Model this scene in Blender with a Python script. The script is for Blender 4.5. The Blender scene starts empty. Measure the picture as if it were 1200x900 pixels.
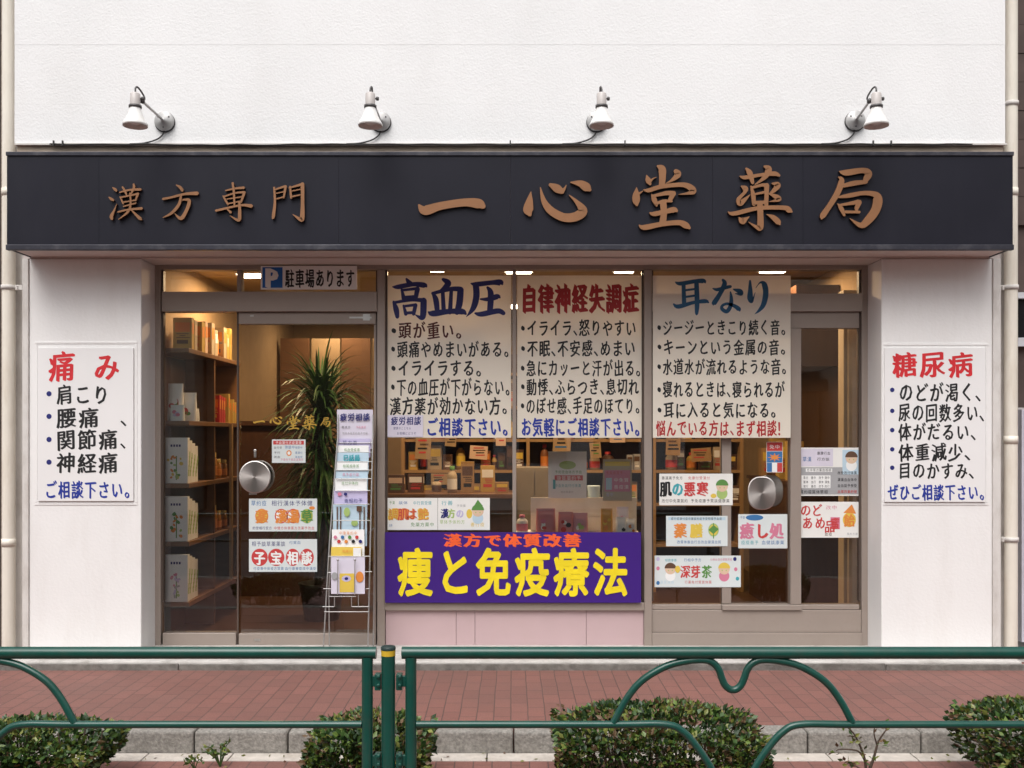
import bpy, bmesh, math, random
from mathutils import Vector, Matrix
R = math.radians
random.seed(7)
S = bpy.context.scene
COL = S.collection

# ------------------------------------------------------------------ camera, world, sun, exposure
F, CX, HY, EYE = 1167.0, 600.0, 512.0, 1.52      # focal length and horizon in pixels of the 1200 px wide photo
cam = bpy.data.cameras.new('camera')
cam.sensor_width = 36; cam.lens = 36 * F / 1200
cam.shift_y = (HY - 450) / 1200
cam.clip_start = 0.05; cam.clip_end = 400
cob = bpy.data.objects.new('camera', cam); COL.objects.link(cob)
cob.location = (0, 0, EYE); cob.rotation_euler = (R(90), 0, 0)
S.camera = cob

W = bpy.data.worlds.new('World'); S.world = W; W.use_nodes = True
nt = W.node_tree; nt.nodes.clear()
sky = nt.nodes.new('ShaderNodeTexSky'); sky.sky_type = 'NISHITA'; sky.sun_disc = False
SUN_EL, SUN_AZ = R(58), R(196)
sky.sun_elevation = SUN_EL; sky.sun_rotation = SUN_AZ; sky.air_density = 1.0; sky.dust_density = 4.0
hs = nt.nodes.new('ShaderNodeHueSaturation'); hs.inputs['Saturation'].default_value = 0.12
bg = nt.nodes.new('ShaderNodeBackground'); bg.inputs['Strength'].default_value = 0.12
wo = nt.nodes.new('ShaderNodeOutputWorld')
nt.links.new(sky.outputs[0], hs.inputs['Color']); nt.links.new(hs.outputs[0], bg.inputs['Color']); nt.links.new(bg.outputs[0], wo.inputs['Surface'])
sl = bpy.data.lights.new('sun', 'SUN'); sl.energy = 1.0; sl.angle = R(45); sl.color = (1, 0.965, 0.93)
so = bpy.data.objects.new('sun', sl); COL.objects.link(so)
# direction towards the sun: behind the camera, high, a little to the left
sd = Vector((math.sin(SUN_AZ) * math.cos(SUN_EL), math.cos(SUN_AZ) * math.cos(SUN_EL), math.sin(SUN_EL)))
so.rotation_euler = sd.to_track_quat('Z', 'Y').to_euler(); so.location = (0, -3, 9)
S.view_settings.view_transform = 'Standard'; S.view_settings.look = 'None'
S.view_settings.exposure = 0.80; S.view_settings.gamma = 1
S.cycles.max_bounces = 10; S.cycles.transparent_max_bounces = 16; S.cycles.caustics_reflective = False; S.cycles.caustics_refractive = False
S.cycles.sample_clamp_indirect = 6

# ------------------------------------------------------------------ helpers
def P(px, py, Y): return Vector(((px - CX) * Y / F, Y, EYE - (py - HY) * Y / F))
def XX(px, Y): return (px - CX) * Y / F
def ZZ(py, Y): return EYE - (py - HY) * Y / F
WL = {}
def tag(o, label=None, cat=None, group=None, kind=None):
    if label: o['label'] = label
    if cat: o['category'] = cat
    if group: o['group'] = group
    if kind: o['kind'] = kind
    return o
def thing(name, label, cat, loc=(0, 0, 0), group=None):
    o = bpy.data.objects.new(name, None); COL.objects.link(o); o.location = loc; o.empty_display_size = .1
    WL[o.name] = Vector(loc)
    return tag(o, label, cat, group)
def dup_tree(o, parent=None):
    c = o.copy(); COL.objects.link(c)
    if parent is not None:
        c.parent = parent
    for ch in list(o.children):
        if ch.name in S.objects: dup_tree(ch, c)
    return c

class MB:
    def __init__(s): s.v = []; s.f = []; s.m = []; s.sm = []
    def add(s, vs, fs, m=0, smooth=False):
        b = len(s.v); s.v += [tuple(x) for x in vs]
        for f in fs: s.f.append([b + i for i in f]); s.m.append(m); s.sm.append(smooth)
    def box(s, x0, x1, y0, y1, z0, z1, m=0):
        if x0 > x1: x0, x1 = x1, x0
        if y0 > y1: y0, y1 = y1, y0
        if z0 > z1: z0, z1 = z1, z0
        s.add([(x0,y0,z0),(x1,y0,z0),(x1,y1,z0),(x0,y1,z0),(x0,y0,z1),(x1,y0,z1),(x1,y1,z1),(x0,y1,z1)],
              [(3,2,1,0),(4,5,6,7),(0,1,5,4),(1,2,6,5),(2,3,7,6),(3,0,4,7)], m)
    def pbox(s, px0, py0, px1, py1, Y, y0, y1, m=0):     # a box whose front outline is read at depth Y
        s.box(XX(px0, Y), XX(px1, Y), y0, y1, ZZ(py1, Y), ZZ(py0, Y), m)
    def obox(s, c, ax, ay, az, m=0):
        c = Vector(c); q = []
        for k in (-1, 1):
            for j, i in ((-1,-1),(-1,1),(1,1),(1,-1)): q.append(c + ax*i + ay*j + az*k)
        s.add(q, [(3,2,1,0),(4,5,6,7),(0,1,5,4),(1,2,6,5),(2,3,7,6),(3,0,4,7)], m)
    def tube(s, pts, r, seg=12, m=0, cap=True):
        pts = [Vector(p) for p in pts]; n = len(pts)
        rr = r if isinstance(r, (list, tuple)) else [r] * n
        up = None; vs = []
        for i, p in enumerate(pts):
            t = (pts[min(i+1, n-1)] - pts[max(i-1, 0)]).normalized()
            if up is None:
                a = Vector((0, 0, 1)) if abs(t.z) < .9 else Vector((1, 0, 0)); up = (a - t * a.dot(t)).normalized()
            else: up = (up - t * up.dot(t)).normalized()
            sd_ = t.cross(up)
            for k in range(seg):
                a = 2 * math.pi * k / seg
                vs.append(p + (up * math.cos(a) + sd_ * math.sin(a)) * rr[i])
        fs = [(i*seg+k, i*seg+(k+1) % seg, (i+1)*seg+(k+1) % seg, (i+1)*seg+k) for i in range(n-1) for k in range(seg)]
        s.add(vs, fs, m, True)
        if cap:
            s.add(vs[:seg], [tuple(range(seg-1, -1, -1))], m); s.add(vs[-seg:], [tuple(range(seg))], m)
    def lathe(s, c, axis, prof, seg=24, m=0):      # prof: (distance along axis, radius)
        c = Vector(c); ax = Vector(axis).normalized()
        a = Vector((0, 0, 1)) if abs(ax.z) < .9 else Vector((1, 0, 0)); u = (a - ax * a.dot(ax)).normalized(); w = ax.cross(u)
        vs = []
        for d, r in prof:
            for k in range(seg):
                t = 2 * math.pi * k / seg; vs.append(c + ax * d + (u * math.cos(t) + w * math.sin(t)) * r)
        fs = [(i*seg+k, i*seg+(k+1) % seg, (i+1)*seg+(k+1) % seg, (i+1)*seg+k) for i in range(len(prof)-1) for k in range(seg)]
        s.add(vs, fs, m, True)
    def disc(s, cx, cz, rx, rz, y, m=0, seg=20, rot=0):
        vs = []
        for k in range(seg):
            a = 2*math.pi*k/seg; x, z = rx*math.cos(a), rz*math.sin(a)
            vs.append((cx + x*math.cos(rot) - z*math.sin(rot), y, cz + x*math.sin(rot) + z*math.cos(rot)))
        s.add(vs, [tuple(range(seg))], m)
    def rect(s, x0, x1, z0, z1, y, m=0): s.add([(x0,y,z0),(x1,y,z0),(x1,y,z1),(x0,y,z1)], [(0,1,2,3)], m)
    def prect(s, a, b, c, d, Y, y, m=0): s.rect(XX(a, Y), XX(c, Y), ZZ(d, Y), ZZ(b, Y), y, m)
    def build(s, name, mats, parent=None, origin=None, bevel=0, seg=2):
        me = bpy.data.meshes.new(name)
        off = WL[parent.name] if parent is not None else Vector(origin or (0, 0, 0))
        me.from_pydata([(a-off.x, b-off.y, c-off.z) for a, b, c in s.v], [], s.f)
        for mt in (mats if isinstance(mats, (list, tuple)) else [mats]): me.materials.append(mt)
        me.polygons.foreach_set('material_index', s.m); me.polygons.foreach_set('use_smooth', s.sm)
        me.update()
        o = bpy.data.objects.new(name, me); COL.objects.link(o)
        if parent is not None: o.parent = parent; WL[o.name] = off.copy()
        else: o.location = off; WL[o.name] = off.copy()
        if bevel:
            b = o.modifiers.new('bevel', 'BEVEL'); b.width = bevel; b.segments = seg; b.limit_method = 'ANGLE'; b.angle_limit = R(40)
        return o

def spline(pts, n=6):
    out = []; q = [pts[0]] + list(pts) + [pts[-1]]
    for i in range(1, len(q) - 2):
        for k in range(n):
            t = k / n; a, b, c, d = q[i-1], q[i], q[i+1], q[i+2]
            out.append(tuple(.5*((2*b[j]) + (-a[j]+c[j])*t + (2*a[j]-5*b[j]+4*c[j]-d[j])*t*t + (-a[j]+3*b[j]-3*c[j]+d[j])*t**3) for j in range(len(a))))
    out.append(tuple(pts[-1])); return out

# ------------------------------------------------------------------ materials
def mat(name, col, rough=.6, metal=0, var=.12, scale=8, bump=0, bscale=120, spec=.5, dirt=None, dirt_amt=0, dscale=1.5, stretch=None, coat=0):
    m = bpy.data.materials.new(name); m.use_nodes = True; t = m.node_tree; N = t.nodes; L = t.links
    b = N['Principled BSDF']; b.inputs['Roughness'].default_value = rough; b.inputs['Metallic'].default_value = metal
    b.inputs['Specular IOR Level'].default_value = spec
    if coat: b.inputs['Coat Weight'].default_value = coat; b.inputs['Coat Roughness'].default_value = .15
    tc = N.new('ShaderNodeTexCoord')
    n1 = N.new('ShaderNodeTexNoise'); n1.inputs['Scale'].default_value = scale; n1.inputs['Detail'].default_value = 6
    L.new(tc.outputs['Object'], n1.inputs['Vector'])
    mr = N.new('ShaderNodeMapRange'); mr.inputs[1].default_value = .25; mr.inputs[2].default_value = .75
    mr.inputs[3].default_value = 1 - var; mr.inputs[4].default_value = 1 + var
    L.new(n1.outputs['Fac'], mr.inputs[0])
    mx = N.new('ShaderNodeVectorMath'); mx.operation = 'SCALE'; mx.inputs[0].default_value = col[:3]; L.new(mr.outputs[0], mx.inputs['Scale'])
    out = mx.outputs[0]
    if dirt:
        n2 = N.new('ShaderNodeTexNoise'); n2.inputs['Scale'].default_value = dscale; n2.inputs['Detail'].default_value = 9; n2.inputs['Roughness'].default_value = .7
        if stretch:
            mp = N.new('ShaderNodeMapping'); mp.inputs['Scale'].default_value = stretch; L.new(tc.outputs['Object'], mp.inputs[0]); L.new(mp.outputs[0], n2.inputs['Vector'])
        else: L.new(tc.outputs['Object'], n2.inputs['Vector'])
        cr = N.new('ShaderNodeMapRange'); cr.inputs[1].default_value = .48; cr.inputs[2].default_value = .8; cr.inputs[3].default_value = 0; cr.inputs[4].default_value = dirt_amt
        L.new(n2.outputs['Fac'], cr.inputs[0])
        mi = N.new('ShaderNodeMix'); mi.data_type = 'RGBA'; L.new(cr.outputs[0], mi.inputs[0]); L.new(out, mi.inputs[6]); mi.inputs[7].default_value = (*dirt[:3], 1)
        out = mi.outputs[2]
    L.new(out, b.inputs['Base Color'])
    if bump:
        n3 = N.new('ShaderNodeTexNoise'); n3.inputs['Scale'].default_value = bscale; n3.inputs['Detail'].default_value = 4
        L.new(tc.outputs['Object'], n3.inputs['Vector'])
        bp = N.new('ShaderNodeBump'); bp.inputs['Strength'].default_value = bump; bp.inputs['Distance'].default_value = .01
        L.new(n3.outputs['Fac'], bp.inputs['Height']); L.new(bp.outputs[0], b.inputs['Normal'])
    return m
def emit(name, col, st):
    m = bpy.data.materials.new(name); m.use_nodes = True; b = m.node_tree.nodes['Principled BSDF']
    b.inputs['Base Color'].default_value = (.8, .8, .8, 1); b.inputs['Emission Color'].default_value = (*col, 1); b.inputs['Emission Strength'].default_value = st
    return m
def srgb(r, g, b):
    f = lambda c: (c/255/12.92) if c <= 10.3 else ((c/255+.055)/1.055)**2.4
    return (f(r), f(g), f(b))
def glass_mat():
    m = bpy.data.materials.new('shop_glass'); m.use_nodes = True; t = m.node_tree; t.nodes.clear(); N = t.nodes; L = t.links
    tr = N.new('ShaderNodeBsdfTransparent'); tr.inputs[0].default_value = (.985, .99, .985, 1)
    gl = N.new('ShaderNodeBsdfGlossy'); gl.inputs['Roughness'].default_value = .015; gl.inputs[0].default_value = (.95, .97, 1, 1)
    tc = N.new('ShaderNodeTexCoord'); nz = N.new('ShaderNodeTexNoise'); nz.inputs['Scale'].default_value = 1.3
    bp = N.new('ShaderNodeBump'); bp.inputs['Strength'].default_value = .05; bp.inputs['Distance'].default_value = .02
    L.new(tc.outputs['Object'], nz.inputs['Vector']); L.new(nz.outputs['Fac'], bp.inputs['Height']); L.new(bp.outputs[0], gl.inputs['Normal'])
    fr = N.new('ShaderNodeFresnel'); fr.inputs['IOR'].default_value = 1.58
    mx = N.new('ShaderNodeMixShader'); L.new(fr.outputs[0], mx.inputs[0]); L.new(tr.outputs[0], mx.inputs[1]); L.new(gl.outputs[0], mx.inputs[2])
    o = N.new('ShaderNodeOutputMaterial'); L.new(mx.outputs[0], o.inputs[0]); return m
def brick_mat(name, c1, c2, mort, bw, rh, ms, rot, dirtc, darkamt=.5):
    m = bpy.data.materials.new(name); m.use_nodes = True; t = m.node_tree; N = t.nodes; L = t.links; b = N['Principled BSDF']
    tc = N.new('ShaderNodeTexCoord'); mp = N.new('ShaderNodeMapping'); mp.inputs['Rotation'].default_value = (0, 0, rot)
    L.new(tc.outputs['Object'], mp.inputs[0])
    nz = N.new('ShaderNodeTexNoise'); nz.inputs['Scale'].default_value = 3; nz.inputs['Detail'].default_value = 3
    L.new(tc.outputs['Object'], nz.inputs['Vector'])
    wv = N.new('ShaderNodeVectorMath'); wv.operation = 'MULTIPLY_ADD'; wv.inputs[1].default_value = (.012, .012, 0)
    L.new(nz.outputs['Color'], wv.inputs[0]); L.new(mp.outputs[0], wv.inputs[2])
    br = N.new('ShaderNodeTexBrick'); br.inputs['Scale'].default_value = 1; br.inputs['Brick Width'].default_value = bw; br.inputs['Row Height'].default_value = rh
    br.inputs['Mortar Size'].default_value = ms; br.inputs['Mortar Smooth'].default_value = .3; br.inputs['Bias'].default_value = -.1
    br.inputs['Color1'].default_value = (*c1, 1); br.inputs['Color2'].default_value = (*c2, 1); br.inputs['Mortar'].default_value = (*mort, 1)
    L.new(wv.outputs[0], br.inputs['Vector'])
    n2 = N.new('ShaderNodeTexNoise'); n2.inputs['Scale'].default_value = 1.1; n2.inputs['Detail'].default_value = 10; n2.inputs['Roughness'].default_value = .65
    L.new(tc.outputs['Object'], n2.inputs['Vector'])
    mr = N.new('ShaderNodeMapRange'); mr.inputs[1].default_value = .42; mr.inputs[2].default_value = .72; mr.inputs[3].default_value = 0; mr.inputs[4].default_value = darkamt
    L.new(n2.outputs['Fac'], mr.inputs[0])
    mi = N.new('ShaderNodeMix'); mi.data_type = 'RGBA'; L.new(mr.outputs[0], mi.inputs[0]); L.new(br.outputs['Color'], mi.inputs[6]); mi.inputs[7].default_value = (*dirtc, 1)
    n4 = N.new('ShaderNodeTexNoise'); n4.inputs['Scale'].default_value = 160; n4.inputs['Detail'].default_value = 3; L.new(tc.outputs['Object'], n4.inputs['Vector'])
    m4 = N.new('ShaderNodeMapRange'); m4.inputs[1].default_value = .3; m4.inputs[2].default_value = .7; m4.inputs[3].default_value = .82; m4.inputs[4].default_value = 1.15; L.new(n4.outputs['Fac'], m4.inputs[0])
    sc = N.new('ShaderNodeVectorMath'); sc.operation = 'SCALE'; L.new(mi.outputs[2], sc.inputs[0]); L.new(m4.outputs[0], sc.inputs['Scale'])
    L.new(sc.outputs[0], b.inputs['Base Color']); b.inputs['Roughness'].default_value = .8
    bp = N.new('ShaderNodeBump'); bp.invert = True; bp.inputs['Strength'].default_value = .6; bp.inputs['Distance'].default_value = .006
    L.new(br.outputs['Fac'], bp.inputs['Height']); L.new(bp.outputs[0], b.inputs['Normal'])
    return m
def wood_mat(name, c1, c2, rough=.45, rot=(0, 0, 0), scale=6):
    m = bpy.data.materials.new(name); m.use_nodes = True; t = m.node_tree; N = t.nodes; L = t.links; b = N['Principled BSDF']
    tc = N.new('ShaderNodeTexCoord'); mp = N.new('ShaderNodeMapping'); mp.inputs['Scale'].default_value = (1, 1, .12) if rot == (0, 0, 0) else rot
    L.new(tc.outputs['Object'], mp.inputs[0]); nz = N.new('ShaderNodeTexNoise'); nz.inputs['Scale'].default_value = scale*4; nz.inputs['Detail'].default_value = 8
    L.new(mp.outputs[0], nz.inputs['Vector']); cr = N.new('ShaderNodeMix'); cr.data_type = 'RGBA'
    cr.inputs[6].default_value = (*c1, 1); cr.inputs[7].default_value = (*c2, 1); L.new(nz.outputs['Fac'], cr.inputs[0]); L.new(cr.outputs[2], b.inputs['Base Color'])
    b.inputs['Roughness'].default_value = rough; return m

M = {}
M['stucco'] = mat('white_stucco', (.82, .815, .815), .85, var=.035, scale=1.6, bump=.24, bscale=80, dirt=(.6, .56, .53), dirt_amt=.15, dscale=2.2, stretch=(1.2, 1, .5))
M['pillar'] = mat('painted_pillar', (.82, .805, .795), .75, var=.02, scale=3, bump=.16, bscale=50, dirt=(.46, .39, .33), dirt_amt=.15, dscale=3, stretch=(2.2, 1, .5))
M['trim'] = mat('dirty_trim_paint', (.66, .63, .60), .7, var=.06, scale=10, dirt=(.25, .19, .14), dirt_amt=.6, dscale=6, stretch=(1, 1, .4))
M['ledge'] = mat('stained_ledge', (.52, .43, .34), .8, var=.2, scale=6, bump=.3, bscale=40, dirt=(.16, .10, .06), dirt_amt=.8, dscale=3, stretch=(1, 1, 6))
M['soffit'] = mat('soffit_paint', (.60, .52, .49), .7, var=.05)
M['sign'] = mat('sign_navy_black', (.0125, .0125, .0205), .5, var=.12, scale=2.5, spec=.2, dirt=(.03, .03, .038), dirt_amt=.35, dscale=1.2, stretch=(1, 1, .3))
M['signtrim'] = mat('sign_trim_metal', (.035, .035, .048), .4, metal=.3, var=.15, dirt=(.2, .19, .19), dirt_amt=.4, dscale=8)
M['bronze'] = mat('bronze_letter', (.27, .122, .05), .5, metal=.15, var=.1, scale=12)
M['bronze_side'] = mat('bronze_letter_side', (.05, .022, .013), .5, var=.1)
M['lampwhite'] = mat('lamp_white_enamel', (.82, .81, .79), .28, var=.03, dirt=(.4, .36, .3), dirt_amt=.3, dscale=14)
M['lampgrey'] = mat('lamp_grey_metal', (.50, .49, .48), .38, metal=.3, var=.12, scale=30)
M['lampcol'] = mat('lamp_socket_grey', (.52, .48, .46), .4, var=.06)
M['lampdark'] = mat('lamp_dark_metal', (.09, .085, .085), .45, metal=.4, var=.1)
M['cable'] = mat('black_cable', (.03, .027, .027), .6, var=.2)
M['pipe'] = mat('cream_pipe', (.78, .73, .64), .45, var=.05, scale=4, dirt=(.42, .30, .18), dirt_amt=.45, dscale=3, stretch=(3, 3, .6))
M['alu'] = mat('bronze_aluminium', (.36, .300, .262), .42, metal=.25, var=.06, scale=5, dirt=(.2, .15, .12), dirt_amt=.3, dscale=5)
M['aludark'] = mat('dark_bronze_gasket', (.085, .06, .048), .5, var=.1)
M['glass'] = glass_mat()
M['pink'] = mat('pink_panel', (.52, .375, .385), .5, var=.03, scale=3, dirt=(.45, .33, .3), dirt_amt=.3, dscale=4)
M['concrete'] = mat('step_concrete', (.50, .475, .45), .85, var=.12, scale=9, bump=.35, bscale=60, dirt=(.19, .165, .14), dirt_amt=.85, dscale=4)
M['kerb'] = mat('kerb_granite', (.25, .233, .21), .85, var=.4, scale=70, bump=.45, bscale=90, dirt=(.12, .105, .09), dirt_amt=.75, dscale=5)
M['strip'] = mat('gutter_concrete', (.52, .47, .42), .85, var=.15, scale=20, bump=.3, bscale=80, dirt=(.25, .2, .15), dirt_amt=.7, dscale=6)
M['brick'] = brick_mat('red_brick_paving', (.225, .098, .080), (.190, .083, .068), (.09, .055, .048), .18, .09, .003, R(90), (.15, .085, .072), .6)
M['asphalt'] = mat('asphalt', (.05, .05, .052), .9, var=.25, scale=200, bump=.4, bscale=300)
M['green'] = mat('rail_green_paint', (.003, .060, .044), .33, var=.12, scale=14, spec=.5, coat=.15, dirt=(.055, .065, .05), dirt_amt=.4, dscale=22)
M['yellow'] = mat('post_yellow_band', (.62, .40, .03), .45, var=.1)
M['rubber'] = mat('post_cap_dark', (.012, .03, .028), .5)
M['paper'] = mat('poster_paper', (.90, .84, .74), .6, var=.03, scale=2.5, bump=.12, bscale=5)
def thin_paper(m, col, f):
    N = m.node_tree.nodes; L = m.node_tree.links; o = N['Material Output']; b = N['Principled BSDF']; t = N.new('ShaderNodeBsdfTranslucent'); t.inputs[0].default_value = (*col, 1)
    x = N.new('ShaderNodeMixShader'); x.inputs[0].default_value = f; L.new(b.outputs[0], x.inputs[1]); L.new(t.outputs[0], x.inputs[2]); L.new(x.outputs[0], o.inputs['Surface'])
thin_paper(M['paper'], (.95, .9, .8), .28)
M['paperw'] = mat('white_poster_board', (.80, .785, .78), .55, var=.02, scale=2)
M['card'] = mat('pale_card', (.66, .71, .71), .5, var=.03)
M['cardw'] = mat('white_card', (.80, .79, .76), .5, var=.03)
M['ink'] = mat('black_ink', (.010, .010, .011), .5)
M['inkbrown'] = mat('brown_red_ink', (.075, .010, .010), .5)
M['inknavy'] = mat('navy_ink', (.016, .020, .155), .5)
M['inkblue'] = mat('blue_ink', (.012, .035, .30), .5)
M['inkcyan'] = mat('blue_green_ink', (.006, .085, .20), .5)
M['inkred'] = mat('red_ink', (.40, .012, .016), .5)
M['inkbright'] = mat('bright_red_ink', (.62, .022, .03), .5)
M['purple'] = mat('purple_banner', (.040, .006, .185), .5, var=.06, scale=3)
M['byellow'] = mat('banner_yellow', (.86, .68, .015), .5)
M['borange'] = mat('banner_orange', (.86, .12, .03), .5)
M['signblue'] = mat('parking_blue', (.008, .12, .45), .45)
M['steel'] = mat('brushed_steel', (.55, .53, .51), .33, metal=1, var=.06, scale=20)
M['wire'] = mat('chrome_wire', (.42, .41, .40), .35, metal=.6, var=.05)
M['gold'] = mat('gold_transfer', (.52, .32, .05), .4, metal=.0)
def flat(n, c, r=.55, v=.06): 
    if n not in M: M[n] = mat(n, c, r, var=v)
    return M[n]
C = {'o': flat('print_orange', (.72, .25, .05)), 'y': flat('print_yellow', (.72, .52, .08)), 'g': flat('print_green', (.10, .26, .06)), 'lg': flat('print_light_green', (.36, .50, .16)),
     'r': flat('print_red', (.55, .05, .05)), 'p': flat('print_pink', (.62, .20, .30)), 'b': flat('print_blue', (.04, .16, .38)), 't': flat('print_teal', (.05, .36, .42)),
     'k': M['ink'], 'w': flat('print_white', (.84, .84, .83)), 's': flat('print_skin', (.70, .50, .36)), 'br': flat('print_brown', (.11, .055, .03)), 'gr': flat('print_grey', (.36, .36, .37)),
     'l': flat('print_lilac', (.52, .47, .68)), 'n': M['inknavy'], 'go': flat('print_gold', (.5, .33, .08)), 'lb': flat('print_pale_blue', (.48, .62, .72)), 'lp': flat('print_pale_lilac', (.66, .62, .72))}
CK = list(C)
M['woodshelf'] = wood_mat('brown_shelf_wood', (.115, .052, .022), (.21, .105, .045), .45, (.15, 1, 1))
M['wooddark'] = wood_mat('dark_brown_wood', (.035, .016, .008), (.085, .038, .018), .4)
M['woodtan'] = wood_mat('tan_wood', (.30, .175, .07), (.44, .28, .13), .45)
M['floorw'] = wood_mat('brown_plank_floor', (.06, .03, .017), (.12, .062, .034), .35, (.15, 1, 1))
M['inwall'] = mat('warm_interior_wall', (.38, .26, .14), .8, var=.08)
M['inceil'] = mat('interior_ceiling', (.42, .31, .17), .8, var=.04)
M['cream'] = mat('cream_panel', (.46, .37, .25), .6, var=.05)
M['leafdk'] = mat('houseplant_leaf', (.032, .095, .022), .45, var=.35, scale=6)
M['leafdk2'] = mat('houseplant_leaf_light', (.065, .15, .035), .45, var=.3, scale=6)
M['bark'] = mat('twig_bark', (.07, .045, .03), .8, var=.3, scale=40)
for n, c in (('lf1', (.016, .040, .010)), ('lf2', (.038, .082, .015)), ('lf3', (.10, .155, .024)), ('lf4', (.12, .070, .034)), ('lf5', (.17, .18, .038))):
    m = mat('hedge_leaf_' + {'lf1': 'dark', 'lf2': 'green', 'lf3': 'light', 'lf4': 'russet', 'lf5': 'yellow'}[n], c, .45, var=.3, scale=9)
    m.node_tree.nodes['Principled BSDF'].inputs['Subsurface Weight'].default_value = 0
    M[n] = m
LIGHTPANEL = emit('lit_ceiling_panel', (1, .82, .58), 8)

# ------------------------------------------------------------------ lettering: font glyphs and brush strokes
GL = {}
def load_glyphs(chars):
    tmp = {}
    for ch in sorted(set(chars)):
        c = bpy.data.curves.new('glyph', 'FONT'); c.body = ch; c.size = 1; c.resolution_u = 2
        o = bpy.data.objects.new('glyph', c); COL.objects.link(o); tmp[ch] = o
    dg = bpy.context.evaluated_depsgraph_get(); dg.update()
    for ch, o in tmp.items():
        m = bpy.data.meshes.new_from_object(o.evaluated_get(dg))
        GL[ch] = ([(v.co.x, v.co.y) for v in m.vertices], [tuple(p.vertices) for p in m.polygons]); bpy.data.meshes.remove(m)
    for o in tmp.values():
        c = o.data; bpy.data.objects.remove(o); bpy.data.curves.remove(c)
NARROW = {'、': .5, '。': .6, '・': .55, '！': .9, ' ': .4, '　': .8}
def text(mb, s, x0, py0, x1, py1, Y, y, m=0, bold=.03, tilt=.07, n=3, wob=.02, dots=None, adv=None, rnd=False):
    """fit the string to a box given in photo pixels at depth Y; the letters lie at depth y, facing the street"""
    load_glyphs([c for c in s if c not in GL and c not in ' 　'])
    a = [(adv or {}).get(c, NARROW.get(c, 1.0)) for c in s]; tot = sum(a)
    X0, X1, Z0, Z1 = XX(x0, Y), XX(x1, Y), ZZ(py1, Y), ZZ(py0, Y)
    ux = (X1 - X0) / tot; uz = (Z1 - Z0)
    cx = 0
    for ch, w in zip(s, a):
        if ch in GL and ch not in ' 　':
            vs, fs = GL[ch]
            r = random.uniform(-wob, wob) * 1.2; sc = 1 + random.uniform(-wob, wob); sh = random.uniform(-wob, wob) * .6
            lowered = ch in '、。'
            sq = .88 if w == 1 else 1
            for k in range(n):
                t = (k / (n - 1) - .5) * 2 if n > 1 else 0
                ox, oy = (bold * t, -bold * .55 * t) if not rnd else (bold * math.cos(2*math.pi*k/n), bold * math.sin(2*math.pi*k/n))
                q = []
                for vx, vy in vs:
                    u = (vx - .5) * sc * sq; v = (vy - .38) * sc
                    if ch == '・': u *= 1.25; v *= 1.25
                    u, v = u + ox, v + oy
                    v += tilt * u * (0 if ch in '・、。' else 1)
                    u, v = u - r * v, v + r * u
                    if w < 1 and not lowered: u = u
                    gx = X0 + (cx + (w * .5 if not lowered else w * .5 + .28)) * ux + u * ux * 1.04
                    q.append((gx, y - .00035 * (k + 1), Z0 + (v + .46 + sh) * uz * 1.04))
                mm = dots if (dots is not None and ch == '・') else m
                mb.add(q, fs, mm)
        cx += w
def brush(mb, strokes, T, y, thick=0, m=0, ms=None, dz=.0003):
    """strokes: lists of (u, v, width); T maps (u, v) to (x, z) and gives the scale"""
    fx, fz, k = T
    for i, st in enumerate(strokes):
        pts = spline(st, 7); n = len(pts); yy = y - dz * (i + 1)
        Lh, Rh = [], []
        for j, (u, v, w) in enumerate(pts):
            a, b = pts[max(j-1, 0)], pts[min(j+1, n-1)]
            dx, dy = b[0]-a[0], b[1]-a[1]; L = math.hypot(dx, dy) or 1; nx, ny = -dy/L, dx/L
            w = max(w, 1)
            Lh.append((u + nx*w/2, v + ny*w/2)); Rh.append((u - nx*w/2, v - ny*w/2))
        def cap(idx, d):
            u, v, w = pts[idx]; a, b = pts[max(idx-1, 0)], pts[min(idx+1, n-1)]
            ang = math.atan2(b[1]-a[1], b[0]-a[0]) + (0 if d > 0 else math.pi)
            w = max(w, 1)
            return [(u + math.cos(ang + t) * w/2 * .9, v + math.sin(ang + t) * w/2 * .9) for t in (R(60), R(30), 0, R(-30), R(-60))]
        fr = lambda q: [(fx(u), yy, fz(v)) for u, v in q]
        fs = [(j, j+1, n+j+1, n+j) for j in range(n-1)]
        mb.add(fr(Lh + Rh), fs, m)
        e = cap(n-1, 1); s0 = cap(0, -1)
        mb.add(fr([Lh[-1]] + e + [Rh[-1]]), [tuple(range(7))], m)
        mb.add(fr([Rh[0]] + s0 + [Lh[0]]), [tuple(range(7))], m)
        if thick:
            ring = Lh + e + Rh[::-1] + s0; K = len(ring)
            a = fr(ring); b = [(x, y + thick, z) for x, _, z in a]
            mb.add(a + b, [(j, (j+1) % K, K + (j+1) % K, K + j) for j in range(K)], ms if ms is not None else m)
def crop(ox, oy, sc, Y):
    return (lambda u: XX(ox + u / sc, Y), lambda v: ZZ(oy + v / sc, Y), 1)

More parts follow.
